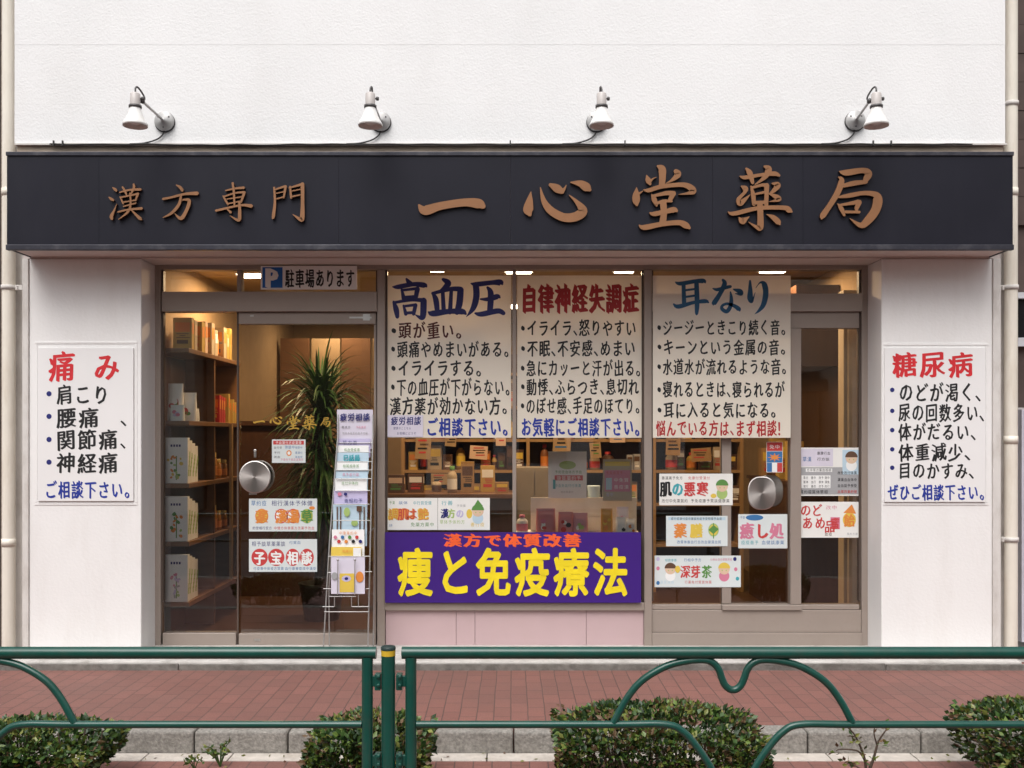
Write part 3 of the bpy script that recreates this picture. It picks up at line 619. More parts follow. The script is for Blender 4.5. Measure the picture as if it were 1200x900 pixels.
# ------------------------------------------------------------------ posters on pillars and glass
def sheet(name, label, cat, a, b, c, d, Y, y, mt, th=.003, group=None):
    """a printed sheet: Empty at its lower edge > paper"""
    o = thing(name, label, cat, ((XX(a, Y) + XX(c, Y)) / 2, y, ZZ(d, Y)), group)
    t = MB(); t.pbox(a, b, c, d, Y, y, y + th); t.build('paper', mt, o)
    return o
def lines(o, rows, Y, y, mats, name='lettering', dotm=None):
    t = MB()
    for r in rows:
        s, x0, y0, x1, y1, m = r[:6]; kw = r[6] if len(r) > 6 else {}
        text(t, s, x0, y0, x1, y1, Y, y, m, dots=dotm, **kw)
    return t.build(name, mats, o)
yp = YP - .012
A = sheet('wall_poster', 'white wall poster with red heading of two spaced characters on the left pillar', 'poster', 45, 408, 157, 587, YP, yp, M['paperw'], .01)
hb = dict(bold=.030, tilt=.12, n=3, wob=.03); nb = dict(bold=.027, tilt=.11, n=3, wob=.03)
lines(A, [('痛', 57, 411, 90, 446, 0, hb)], YP, yp, [M['inkbright']], 'heading_character'); lines(A, [('み', 109, 412, 143, 446, 0, hb)], YP, yp, [M['inkbright']], 'heading_character')
lines(A, [('肩こり', 66, 450, 130, 474, 0, nb), ('腰痛', 66, 477, 118, 501, 0, nb), ('関節痛', 66, 503, 140, 527, 0, nb), ('神経痛', 66, 530, 140, 554, 0, nb), ('、', 141, 478, 151, 500, 0, nb), ('、', 141, 506, 150, 526, 0, nb)], YP, yp, [M['ink']], 'body_text')
t = MB()
for q in (461.5, 488, 515, 541.5): t.disc(XX(58.5, YP), ZZ(q, YP), .017, .017, yp - .001)
t.build('bullet', M['inknavy'], A)
lines(A, [('ご相談下さい。', 53, 563, 155, 584, 0, dict(bold=.034, tilt=.07, n=3))], YP, yp, [M['inkblue']], 'footer_text')
A = sheet('wall_poster', 'white wall poster with red heading of three characters on the right pillar', 'poster', 1036, 408, 1154, 588, YP, yp, M['paperw'], .01)
lines(A, [('糖尿病', 1043, 412, 1141, 442, 0, dict(bold=.028, tilt=.10, n=4, wob=.03, adv={}))], YP, yp, [M['inkbright']], 'heading')
lines(A, [('のどが渇く、', 1052, 448, 1150, 471, 0, nb), ('尿の回数多い、', 1051, 472, 1154, 494, 0, nb), ('体がだるい、', 1051, 495, 1144, 516, 0, nb), ('体重減少、', 1051, 519, 1138, 540, 0, nb), ('目のかすみ、', 1051, 541, 1142, 561, 0, nb)], YP, yp, [M['ink']], 'body_text')
t = MB()
for q in (457, 481.5, 504, 526.5, 548): t.disc(XX(1044.7, YP), ZZ(q, YP), .0145, .0145, yp - .001)
t.build('bullet', M['inknavy'], A)
lines(A, [('ぜひご相談下さい。', 1039, 567, 1154, 586, 0, dict(bold=.034, tilt=.07, n=3))], YP, yp, [M['inkblue']], 'footer_text')

yo = YF - .004
YB = YF - .058; yb = YB
nb = dict(bold=.027, tilt=.09, n=3, wob=.03)
A = sheet('window_poster', 'large cream window poster headed by three dark blue brush characters, white notice on its corner', 'poster', 452.5, 323, 599, 513, YF, yo, M['paper'])
t = MB()
for stk in (KOU, KETSU, ATSU): brush(t, stk, crop(452, 320, 8, YF), yo, 0, 0, None, .00008)
t.build('heading', M['inknavy'], A)
rows = [('・頭が重い。', 457, 377, 543, 397, 0, nb), ('・頭痛やめまいがある。', 457, 399, 598, 419, 0, nb), ('・イライラする。', 457, 421, 566, 441, 0, nb), ('・下の血圧が下がらない。', 457, 443, 599, 464, 0, nb), ('漢方薬が効かない方。', 456, 465, 596, 486, 0, nb)]
t = MB()
for s, x0, y0, x1, y1, m, kw in rows: text(t, s, x0, y0, x1, y1, YF, yo, 1 if '重' in s else 0, dots=0, **kw)
t.build('body_text', [M['ink'], M['inkbrown']], A)
lines(A, [('ご相談下さい。', 499, 489, 597, 511, 0, dict(bold=.038, tilt=.07, n=4))], YF, yo, [M['inkblue']], 'footer_text')
A = sheet('window_poster', 'large cream window poster headed by seven narrow dark red characters', 'poster', 606, 323, 752, 513, YF, yo, M['paper'])
lines(A, [('自律神経失調症', 610, 332, 749, 366, 0, dict(bold=.06, tilt=.06, n=4))], YF, yo, [M['inkred']], 'heading')
lines(A, [('・イライラ、怒りやすい', 609, 374, 746, 394, 0, nb), ('・不眠、不安感、めまい', 609, 398, 745, 418, 0, nb), ('・急にカッーと汗が出る。', 609, 421, 752, 441, 0, nb), ('・動悸、ふらつき、息切れ', 609, 443, 749, 463, 0, nb), ('・のぼせ感、手足のほてり。', 609, 465, 751, 485, 0, nb)], YF, yo, [M['ink']], 'body_text')
lines(A, [('お気軽にご相談下さい。', 610, 489, 751, 511, 0, dict(bold=.038, tilt=.06, n=4))], YF, yo, [M['inkblue']], 'footer_text')
A = sheet('window_poster', 'large cream window poster headed by three teal blue brush characters, red footer', 'poster', 765, 323, 926.5, 513, YB, yb, M['paper'])
t = MB()
for stk in (MIMI, NA, RI): brush(t, stk, crop(780, 320, 8.571, YB), yb, 0, 0, None, .00008)
t.build('heading', M['inkcyan'], A)
lines(A, [('・ジージーときこり続く音。', 769, 374, 922, 393, 0, nb), ('・キーンという金属の音。', 769, 397, 922, 416, 0, nb), ('・水道水が流れるような音。', 769, 420, 923, 439, 0, nb), ('・寝れるときは、寝られるが', 769, 446, 920, 466, 0, nb), ('・耳に入ると気になる。', 769, 470, 911, 490, 0, nb)], YB, yb, [M['ink']], 'body_text')
lines(A, [('悩んでいる方は、まず相談！', 768, 492, 922, 511, 0, nb)], YB, yb, [M['inkred']], 'footer_text')
A = sheet('notice', 'small lilac white notice taped to bottom left corner of the blue headed window poster', 'notice', 453.5, 486.5, 496, 512, YF, yo - .004, C['lp'], .001)
lines(A, [('疲労相談', 458, 488, 494, 498, 0, dict(bold=.03, n=2)), ('健康のことなら', 461, 500, 482, 503.5, 0, dict(n=1)), ('お気軽にどうぞ', 465, 506, 488, 509.5, 0, dict(n=1))], YF, yo - .004, [M['inknavy']])
# parking sign
A = sheet('parking_sign', 'white and blue parking sign with letter P above the sliding door', 'sign', 306, 312, 418.5, 339.5, YB, yb - .01, C['w'], .006)
t = MB(); t.prect(308, 313.5, 331.5, 337.5, YB, yb - .011); t.build('blue_square', M['signblue'], A)
t = MB(); text(t, 'P', 310, 309.5, 340, 340, YB, yb - .0115, 0, bold=.06, tilt=0, n=4, wob=0); t.build('letter', C['w'], A)
lines(A, [('駐車場あります', 334, 315, 416.5, 337, 0, dict(bold=.032, tilt=.04, n=3))], YB, yb - .01, [M['ink']])
# purple banner
A = sheet('banner', 'purple banner with large yellow characters along the bottom of display window', 'banner', 451.5, 623.5, 751, 706, YB, yb - .012, M['purple'], .004)
lines(A, [('漢方で体質改善', 519, 625, 682, 640.5, 0, dict(bold=.05, tilt=.02, n=4, wob=.01))], YB, yb - .012, [M['borange']], 'heading')
t = MB(); text(t, '痩と免疫療法', 464, 641, 738, 697, YB, yb - .0125, 0, bold=.030, tilt=.0, n=9, wob=0, rnd=True); t.build('lettering', M['byellow'], A)

# small printed cards
def scribble(t, x0, y0, x1, y1, Y, y, m, chars='健康相談漢方薬草体質改善予約受付中免疫血行'):
    h = y1 - y0; n = max(2, int((x1 - x0) / (h * .95)))
    text(t, ''.join(random.choice(chars) for _ in range(n)), x0, y0, x1, y1, Y, y, m, bold=.02, tilt=0, n=1, wob=.02)
def figure(t, cx, cy, r, Y, y, ms):
    """a small printed figure: body, head and cap; ms gives body, skin and hair material slots"""
    k = Y / F
    t.disc(XX(cx, Y), ZZ(cy + r*1.1, Y), r*.85*k, r*.9*k, y - .0004, ms[0]); t.disc(XX(cx, Y), ZZ(cy, Y), r*.9*k, r*.85*k, y - .0007, ms[1])
    q = [(XX(cx + r*.98*math.cos(a), Y), y - .001, ZZ(cy - r*.15 - r*.95*math.sin(a), Y)) for a in [math.pi*i/12 for i in range(13)]]; t.add(q, [tuple(range(13))], ms[2])
    for s in (-.33, .33): t.disc(XX(cx + r*s, Y), ZZ(cy + r*.2, Y), r*.1*k, r*.12*k, y - .0011, 3, 8)
def card(label, a, b, c, d, mt, fn, y=None, name='card', cat='card', Y=YF, group=None):
    y = yo if y is None else y
    o = sheet(name, label, cat, a, b, c, d, Y, y, mt, .0015, group); t = MB(); fn(t, y)
    t.build('print', [C[k] for k in CK], o); return o
I = {k: i for i, k in enumerate(CK)}
yd_ = YF + .017
def f(t, y):
    t.prect(319.5, 516.5, 355.5, 521, YF, y - .0004, I['r']); scribble(t, 322, 516.8, 353, 520.6, YF, y - .0006, I['w'])
    for q in (523, 529, 534): scribble(t, 320, q, 328 if q > 528 else 330, q + 3, YF, y, I['k']); scribble(t, 345, q, 354, q + 3, YF, y, I['b'])
    t.disc(XX(338, YF), ZZ(531, YF), .018, .02, y - .0004, I['o']); t.disc(XX(338, YF), ZZ(531, YF), .010, .012, y - .0006, I['w']); scribble(t, 333, 522, 345, 526, YF, y, I['b']); scribble(t, 328, 537, 355, 540, YF, y, I['p'])
card('small white notice with red header on door glass beside round push plate', 318, 515, 357.5, 542.5, M['card'], f, yd_)
def f(t, y):
    scribble(t, 293, 586.5, 312, 593, YF, y, I['b']); scribble(t, 317, 586.5, 366, 593, YF, y, I['n'])
    for x, ch, m in ((306, '薬', 'o'), (329, '漢', 'r'), (343, '湯', 'r'), (359, '草', 'lg')):
        t.disc(XX(x, YF), ZZ(605, YF), .045 if m != 'lg' else .042, .05, y - .0004, I[m]); t.disc(XX(x, YF), ZZ(605, YF), .037, .042, y - .0006, I['y' if m in ('lg', 'o') else 'w'])
        text(t, ch, x - 8, 597, x + 8, 613, YF, y - .001, I['o' if m != 'lg' else 'g'], bold=.05, n=3)
    t.disc(XX(365, YF), ZZ(595.5, YF), .02, .012, y - .0005, I['o']); scribble(t, 295, 617, 318, 621, YF, y, I['n']); scribble(t, 320, 617, 368, 621, YF, y, I['r'])
card('pale blue card with orange and green printed rounds, upper of two on the door', 291, 584.5, 371, 623, M['card'], f, yd_)
def f(t, y):
    scribble(t, 294, 634.5, 334, 640.5, YF, y, I['n']); scribble(t, 338, 634, 352, 638, YF, y, I['b'])
    for x, ch in ((303.5, '子'), (323, '宝'), (342.5, '相'), (359, '談')):
        rx = 9.6 if x < 340 else 8.2
        t.disc(XX(x, YF), ZZ(653.5, YF), rx*YF/F, 10.2*YF/F, y - .0004, I['r'], 28); text(t, ch, x - 7.2, 646, x + 7.2, 662, YF, y - .0007, I['w'], bold=.045, tilt=0, n=4, wob=0)
    scribble(t, 296, 664.5, 332, 668.5, YF, y, I['b']); scribble(t, 333, 664.5, 370, 668.5, YF, y, I['b'])
card('pale blue card with four white characters in red circles on the door', 291, 632, 371, 670.5, M['card'], f, yd_)
def f(t, y):
    scribble(t, 456, 587, 463, 591, YF, y, I['g']); scribble(t, 467, 587, 478, 591, YF, y, I['b']); scribble(t, 484, 587, 506, 591.5, YF, y, I['t'])
    for x, ch, m in ((461, '調', 'y'), (472, '肌', 'o'), (482, 'は', 'o'), (496, '艶', 'y')): text(t, ch, x - 7, 595, x + 7, 609, YF, y, I[m], bold=.07, n=4)
    for x, ch, m in ((461.4, '調', 'o'), (472.4, '肌', 'r'), (482.4, 'は', 'r'), (496.4, '艶', 'o')): text(t, ch, x - 7, 595, x + 7, 609, YF, y - .002, I[m], bold=.01, n=1)
    scribble(t, 481, 612, 509, 617, YF, y, I['g']); scribble(t, 456, 614, 460, 617, YF, y, I['b'])
card('white card with yellow and orange characters, left of the joined pair above the purple banner', 452, 583.5, 512.8, 621, M['cardw'], f)
def f(t, y):
    scribble(t, 517, 586.5, 531, 592, YF, y, I['t']); scribble(t, 535, 591, 546, 594, YF, y, I['gr'])
    for x, ch, m in ((521, '漢', 'n'), (529, '方', 'lg'), (539, 'の', 'l')): text(t, ch, x - 5, 596, x + 5, 607, YF, y, I[m], bold=.05, n=3)
    t.disc(XX(550, YF), ZZ(602, YF), .02, .032, y - .0004, I['y'])
    figure(t, 560, 599, 7.5, YF, y, (I['lb'], I['s'], I['g'])); t.add([(XX(556, YF), y - .0013, ZZ(592, YF)), (XX(566, YF), y - .0013, ZZ(593, YF)), (XX(560, YF), y - .0013, ZZ(585.5, YF))], [(0, 1, 2)], I['g'])
    scribble(t, 515, 609, 545, 614, YF, y, I['lg']); scribble(t, 551, 612, 568, 617, YF, y, I['y'])
card('white card with printed child in pointed green cap, right of the joined pair', 513.2, 583.5, 574, 621, M['cardw'], f)
def f(t, y):
    scribble(t, 775, 558, 800, 562, YF, y, I['k']); scribble(t, 806, 558, 832, 562, YF, y, I['r'])
    for x, ch, m in ((780, '肌', 'k'), (794, 'の', 't'), (808, '悪', 'r'), (823, '寒', 'r')): text(t, ch, x - 7.5, 564, x + 7.5, 581.5, YF, y, I[m], bold=.045, n=4)
    figure(t, 846, 570, 7.5, YF, y, (I['lg'], I['s'], I['g'])); t.disc(XX(836, YF), ZZ(581, YF), .02, .015, y - .0012, I['y'])
    scribble(t, 775, 584.5, 806, 589, YF, y, I['k']); scribble(t, 809, 584.5, 855, 589, YF, y, I['k'])
card('white card with black and red characters and green capped child, topmost left of right door', 772.5, 555, 858.5, 592, M['cardw'], f)
def f(t, y):
    t.prect(783, 606, 850, 609.5, YF, y - .0003, I['lb']); scribble(t, 786, 606, 846, 609.5, YF, y, I['k'])
    for x, ch, m in ((797, '薬', 'o'), (816, '膳', 'y')): text(t, ch, x - 8, 613, x + 8, 630, YF, y, I[m], bold=.06, n=4)
    t.disc(XX(836, YF), ZZ(621, YF), .036, .045, y - .0004, I['lg']); t.disc(XX(836, YF), ZZ(621, YF), .028, .036, y - .0006, I['y']); t.prect(835.4, 613, 836.6, 631, YF, y - .0008, I['g'])
    t.add([(XX(830, YF), y-.0009, ZZ(621, YF)), (XX(836, YF), y-.0009, ZZ(626, YF)), (XX(842, YF), y-.0009, ZZ(620, YF)), (XX(836, YF), y-.0009, ZZ(615, YF))], [(0, 1, 2, 3)], I['g'])
    scribble(t, 793, 633, 845, 637, YF, y, I['b'])
card('pale card with two orange characters and green leaf emblem', 780.5, 604.5, 852.5, 640, M['card'], f)
def f(t, y):
    scribble(t, 867, 604.5, 873, 608, YF, y, I['b']); t.disc(XX(884, YF), ZZ(606.5, YF), .06, .02, y - .0004, I['b'])
    for x, ch, m in ((875, '癒', 'p'), (893, 'し', 'r'), (910, '処', 'p')): text(t, ch, x - 9, 612, x + 9, 631, YF, y, I[m], bold=.045, n=4)
    scribble(t, 868, 633, 889, 638, YF, y, I['t']); scribble(t, 892, 633, 919, 638, YF, y, I['b'])
card('pale blue card with pink hand drawn characters beneath the square push plate', 865, 602.5, 922.5, 642.5, M['card'], f)
def f(t, y):
    scribble(t, 779, 654.5, 793, 658, YF, y, I['t']); scribble(t, 801, 654, 822, 658, YF, y, I['b']); scribble(t, 832, 654, 858, 657, YF, y, I['p'])
    figure(t, 785.5, 667, 7, YF, y, (I['w'], I['s'], I['br'])); figure(t, 848.5, 667, 7.2, YF, y, (I['p'], I['s'], I['y']))
    t.disc(XX(794, YF), ZZ(667, YF), .018, .025, y - .0013, I['y'])
    for x, ch, m in ((803, '深', 'r'), (815, '芽', 'r'), (828, '茶', 'g')): text(t, ch, x - 6.5, 662, x + 6.5, 677, YF, y, I[m], bold=.035, n=3)
    scribble(t, 773, 680, 790, 684, YF, y, I['lb']); scribble(t, 802, 680, 834, 684, YF, y, I['r'])
    for q in ((771, 655, 'l'), (861, 655, 'n'), (771, 666, 'p'), (862, 667, 'p'), (771, 683, 'b'), (864, 678, 't')): t.disc(XX(q[0], YF), ZZ(q[1], YF), .012, .014, y - .0005, I[q[2]], 9)
card('wide pale card with two printed children, lowest on the right door glass', 767, 651, 868, 688, M['card'], f)
def f(t, y):
    t.prect(935, 526, 976, 546.5, YF, y - .0003, I['lp']); t.prect(935, 547.5, 1006.5, 579.5, YF, y - .0002, I['gr']); t.prect(987, 527, 1006, 556, YF, y - .0004, I['lb'])
    figure(t, 997.5, 537, 7.5, YF, y - .0005, (I['w'], I['s'], I['br'])); t.prect(944, 549, 975, 553, YF, y - .0005, I['w']); scribble(t, 945, 549, 974, 552.5, YF, y - .0006, I['k'])
    t.prect(939, 557, 973, 572, YF, y - .0005, I['w'])
    for r_ in (558, 563, 568):
        for x in (941, 950, 959, 966): scribble(t, x, r_, x + 6, r_ + 3.5, YF, y - .0006, I['k'])
    scribble(t, 940, 535, 951, 541, YF, y - .0006, I['b']); scribble(t, 957, 529, 973, 533, YF, y - .0006, I['k']); scribble(t, 957, 536, 972, 540, YF, y - .0006, I['k']); scribble(t, 937, 574, 970, 578.5, YF, y - .0006, I['k'])
    for r_ in (552, 560, 567, 574): scribble(t, 981, r_, 1004, r_ + 4, YF, y - .0009, I['k' if r_ != 574 else 'r'])
card('grey printed leaflet with portrait of dark haired child on right side window', 934, 524.5, 1008, 581, M['cardw'], f)
def f(t, y):
    for x, yy, ch, m in ((944, 598, 'の', 'r'), (957, 598, 'ど', 'r'), (946, 613, 'あ', 'r'), (961, 613, 'め', 'r'), (972, 617, '品', 'r')):
        text(t, ch, x - 7, yy - 8, x + 7, yy + 7, YF, y, I[m], bold=.025, n=3)
    t.prect(973, 606, 984, 620, YF, y - .0004, I['p']); text(t, '蜜', 973, 606, 984, 620, YF, y - .0006, I['r'], bold=.04, n=2); t.disc(XX(995, YF), ZZ(609, YF), .045, .05, y - .0004, I['y']); text(t, '飴', 988, 602, 1002, 617, YF, y - .0007, I['o'], bold=.04, n=3)
    t.add([(XX(988, YF), y-.0006, ZZ(601, YF)), (XX(1003, YF), y-.0006, ZZ(602, YF)), (XX(998, YF), y-.0006, ZZ(591, YF))], [(0, 1, 2)], I['o']); scribble(t, 967, 592, 981, 597, YF, y, I['p']); scribble(t, 992, 624, 1005, 627, YF, y, I['gr']); scribble(t, 966, 624, 975, 628, YF, y, I['br'])
card('white card with hand drawn red characters and yellow sweet, below the grey leaflet', 934, 588, 1008, 630, M['cardw'], f)
def f(t, y):
    t.prect(898.5, 518.3, 916.5, 528.5, YF, y - .0003, I['r']); scribble(t, 901, 521, 914, 526, YF, y - .0004, I['w']); t.prect(898.5, 529, 916.5, 542, YF, y - .0003, I['b'])
    k = YF/F; q = []
    for i in range(16): a = math.pi*i/8; r_ = (8.5 if i % 2 == 0 else 3.5); q.append((XX(907.5, YF) + r_*k*math.cos(a)*1.0, y - .0006, ZZ(536, YF) + r_*k*.62*math.sin(a)))
    t.add(q, [tuple(range(16))], I['o'])
    for i, m in enumerate('bwr'): t.prect(898.5 + 6*i, 542.3, 904.5 + 6*i, 553, YF, y - .0003, I[m])
card('small vertical sticker with red top and blue white red stripes below', 898, 517.8, 917, 553.5, M['cardw'], f, name='sticker', cat='sticker')

# ------------------------------------------------------------------ brochure rack outside the door
RK = thing('brochure_rack', 'chrome wire brochure rack standing before the sliding door', 'rack', (XX(406, 6.55), 6.55, ZS))
yfk, ybk = 6.42, 6.66
def fp(px, py, y): return P(px, py, y)
def tb(pts, r, name): t = MB(); t.tube(pts, r, 8); return t.build(name, M['wire'], RK)
tb([fp(378.5, 765, 6.42), fp(386.5, 632, 6.48), fp(396, 510, 6.62), fp(396.5, 486, 6.645)], .0050, 'leg'); tb([fp(431, 765, 6.42), fp(434, 632, 6.48), fp(437, 510, 6.62), fp(437, 486, 6.645)], .0050, 'leg')
tb([fp(386, 760, 6.70), fp(385.5, 690, 6.70), fp(397, 520, 6.66)], .0042, 'leg'); tb([fp(437.5, 760, 6.70), fp(438.8, 627, 6.70), fp(438.5, 618, 6.69), fp(433, 624, 6.66)], .0042, 'leg')
for (a, b, c, d, y) in ((380, 717, 432, 717, 6.435), (386, 699, 417, 699, 6.43), (379, 690, 433, 690, 6.445), (378, 711, 391, 711, 6.43), (412, 711, 432, 711, 6.43), (385, 652, 434, 652, 6.43), (384, 671, 436, 670, 6.43), (390, 610, 434, 610, 6.47), (391.5, 591, 433, 591, 6.5), (392.5, 575, 434, 575, 6.53), (393.5, 561, 435, 561, 6.55), (394, 551, 436, 551, 6.57), (395, 541, 437, 541, 6.59), (395.5, 530, 437, 530, 6.61), (396, 519, 438, 519, 6.62)):
    tb([P(a, b, y), P(c, d, y)], .0030, 'wire_shelf')
for (a, b, c, d) in ((392, 699, 392, 711), (412, 699, 412, 711), (420, 697, 420, 711)): tb([P(a, b, 6.43), P(c, d, 6.43)], .0032, 'wire_loop')
for x in (396, 416): t = MB(); t.tube([P(x, 655, 6.405), P(x - .5, 697, 6.405)], .003, 8); t.lathe(P(x, 656, 6.40), (0, -1, 0), [(0, .008), (.004, .008), (.004, .001)], 10); t.build('wire_clip', M['wire'], RK)
bro = [(395, 480, 437, 526, 6.635, C['lp'], 'pinkish white sheet with dark heading, topmost on the rack'), (395, 514, 434, 536, 6.620, C['l'], 'brochure showing a purple strip, second tier of the rack'),
 (395, 522, 432, 545, 6.607, C['w'], 'plain white brochure with tiny pink text just above the teal lettered one'), (394, 530.5, 432, 555, 6.594, C['lb'], 'pale blue brochure with teal lettering on the rack'), (393.5, 541, 431, 565, 6.58, C['w'], 'white brochure with small dots between teal lettered and grey blue tiers'),
 (393, 551, 431, 575, 6.565, C['lb'], 'grey blue brochure with dark marks, sixth tier of the rack'), (392, 561, 430, 590, 6.55, C['w'], 'white brochure with a black text line, just above the lilac one'), (391, 575, 430.5, 606, 6.53, C['l'], 'lilac brochure with pink dots at the middle of the rack'),
 (390.5, 591, 430, 640, 6.505, C['lb'], 'pale brochure with dark vertical stripes and green leaves'), (389, 620.5, 427, 655, 6.475, C['w'], 'white brochure with orange title and small coloured pictures'), (388, 641, 423.5, 668, 6.455, C['y'], 'yellow headed brochure tucked behind the lowest one'), (388, 652, 427.5, 696, 6.42, C['lp'], 'lilac white brochure with a yellow picture, lowest on the rack')]
for i, (a, b, c, d, y, mt, lab) in enumerate(bro):
    O = thing('brochure', lab, 'brochure', P((a + c) / 2, d, y), 'brochures in the wire rack')
    t = MB()
    dy = .010
    t.add([P(a, b, y + dy), P(c, b, y + dy), P(c, d, y), P(a, d, y), P(a, b, y + dy) + Vector((0, .004, 0)), P(c, b, y + dy) + Vector((0, .004, 0)), P(c, d, y) + Vector((0, .004, 0)), P(a, d, y) + Vector((0, .004, 0))], [(3, 2, 1, 0), (4, 5, 6, 7), (0, 1, 5, 4), (2, 3, 7, 6), (1, 2, 6, 5), (3, 0, 4, 7)])
    t.build('cover', mt, O)
    t = MB(); yy = y - .0015
    if i == 0: text(t, '疲労相談', a + 3, b + 4, c - 3, b + 13, y, yy, I['n'], bold=.03, n=3); scribble(t, a + 5, 499, a + 16, 502, y, yy, I['k']); scribble(t, a + 22, 499, c - 8, 502, y, yy, I['p']); scribble(t, a + 6, 506, c - 6, 509, y, yy, I['gr'])
    elif i == 1: scribble(t, a + 6, b + 2, a + 24, b + 7, y, yy, I['n'])
    elif i == 3: text(t, '巳話局', a + 8, b + 2, c - 10, b + 10, y, yy, I['t'], bold=.05, n=3)
    elif i == 8:
        for x in (a + 4, a + 8, c - 9, c - 4): t.prect(x, b + 3, x + 1.5, d - 12, y, yy, I['br'])
        t.disc(XX(a + 16, y), ZZ(b + 9, y), .02, .03, yy, I['lg']); t.disc(XX(a + 25, y), ZZ(b + 22, y), .022, .02, yy, I['lg']); t.prect(c - 12, b + 2, c - 6, b + 8, y, yy - .0004, I['br'])
    elif i == 9:
        scribble(t, a + 8, b + 2, c - 8, b + 6, y, yy, I['o'])
        for k in range(8): t.disc(XX(a + 4 + 4.2*k, y), ZZ(b + 9 + 5*(k % 2), y), .012, .012, yy, I['prbogkrn'[k]], 9)
    elif i == 10: scribble(t, a + 13, b + 3, a + 25, b + 6.5, y, yy, I['o']); t.prect(a + 26, b + 1, c - .5, b + 11, y, yy, I['w'])
    elif i == 11:
        t.prect(a + 10, b + 20, a + 27, b + 42, y, yy, I['y']); t.disc(XX(a + 18, y), ZZ(b + 26, y), .03, .02, yy - .0004, I['l']); t.disc(XX(a + 4, y), ZZ(b + 23, y), .02, .025, yy, I['gr']); t.disc(XX(c - 6, y), ZZ(b + 24, y), .025, .035, yy, I['o']); t.disc(XX(a + 18, y), ZZ(b + 26, y), .012, .01, yy - .0006, I['n'])
    elif i == 7: t.disc(XX(a + 7, y), ZZ(b + 4, y), .014, .012, yy, I['p']); t.disc(XX(a + 14, y), ZZ(b + 4, y), .011, .01, yy, I['n']); scribble(t, a + 12, b + 9, a + 34, b + 14, y, yy, I['n'])
    else: scribble(t, a + 8, b + 3, c - 10, b + 7, y, yy, I[random.choice('kgbp')])
    t.build('print', [C[k] for k in CK], O)

# ------------------------------------------------------------------ inside: shelf unit on the left with its goods
SU = thing('shelf_unit', 'brown wooden shelf unit just inside the glass left of the door', 'shelf', (-2.35, 7.4, ZF))
sx0, sx1, sy0, sy1 = -2.455, -2.215, 6.83, 8.15
lev = [2.13, 1.63, 1.20, .80, .385]
t = MB()
for z in lev: t.box(sx0, sx1, sy0, sy1, z - .032, z)
t.build('shelf_board', M['woodshelf'], SU, bevel=.003)
t = MB()
for y in (7.45, 8.12): t.box(sx0, sx1 - .012, y, y + .025, ZF, 2.097)
t.build('divider', M['woodshelf'], SU)
t = MB(); t.box(sx0, sx0 + .012, sy0 + .01, sy1, ZF, 2.09); t.build('back_panel', M['wooddark'], SU)
t = MB(); t.box(sx1 + .0, sx1 + .02, 7.80, 7.84, .4, 1.62); t.build('upright', M['woodtan'], SU)
# boxed teas facing the street
def herb(x0, x1, y0, y1, z0, z1, cols, label, body=None):
    o = thing('tea_box', label, 'box', ((x0 + x1)/2, y0, z0), 'white tea boxes on the shelf unit')
    t = MB(); t.box(x0, x1, y0, y1, z0 + .001, z1); t.build('carton', body or C['w'], o, bevel=.002)
    t = MB(); w, h = x1 - x0, z1 - z0
    for i in range(16):
        u = random.gauss(.5, .13); v = random.uniform(.12, .62); t.disc(x0 + w*min(max(u, .15), .85), z0 + h*v, w*random.uniform(.04, .1), h*random.uniform(.02, .05), y0 - .0006 - .0001*i, CK.index(random.choice(cols)), 9, random.uniform(0, 3))
    t.rect(x0 + w*.48, x0 + w*.53, z0 + h*.08, z0 + h*.6, y0 - .0004, I['g'])
    for i in range(4): t.rect(x0 + w*(.25 + .12*i), x0 + w*(.33 + .12*i), z0 + h*.80, z0 + h*.85, y0 - .0005, I['n'])
    # printed side towards the door
    for i in range(5):
        yy = y0 + (y1 - y0)*(.2 + .14*i); zz = z0 + h*(.2 + .1*i); t.add([(x1 + .0006, yy, zz - .012), (x1 + .0006, yy + .02, zz - .012), (x1 + .0006, yy + .02, zz + .03), (x1 + .0006, yy, zz + .03)], [(0, 1, 2, 3)], I['lg'])
    t.build('print', [C[k] for k in CK], o)
for z, hh, cols, nm in ((1.20, .315, ['y', 'g', 'o', 'lg'], 'yellow herb'), (.80, .31, ['g', 'lg', 'o', 'br'], 'green leaf'), (.385, .325, ['p', 'l', 'gr', 'lg'], 'purple flower')):
    herb(-2.385, -2.228, 6.842, 6.886, z, z + hh, cols, f'white tea box with {nm} picture at the front of its shelf')
    for k in range(3): herb(-2.385, -2.235 - .004*k, 6.892 + k*.075, 6.962 + k*.075, z, z + hh - .02 - .02*k, cols, f'pale carton behind the white {nm} tea box', C['w'] if k == 1 else M['cardw'])
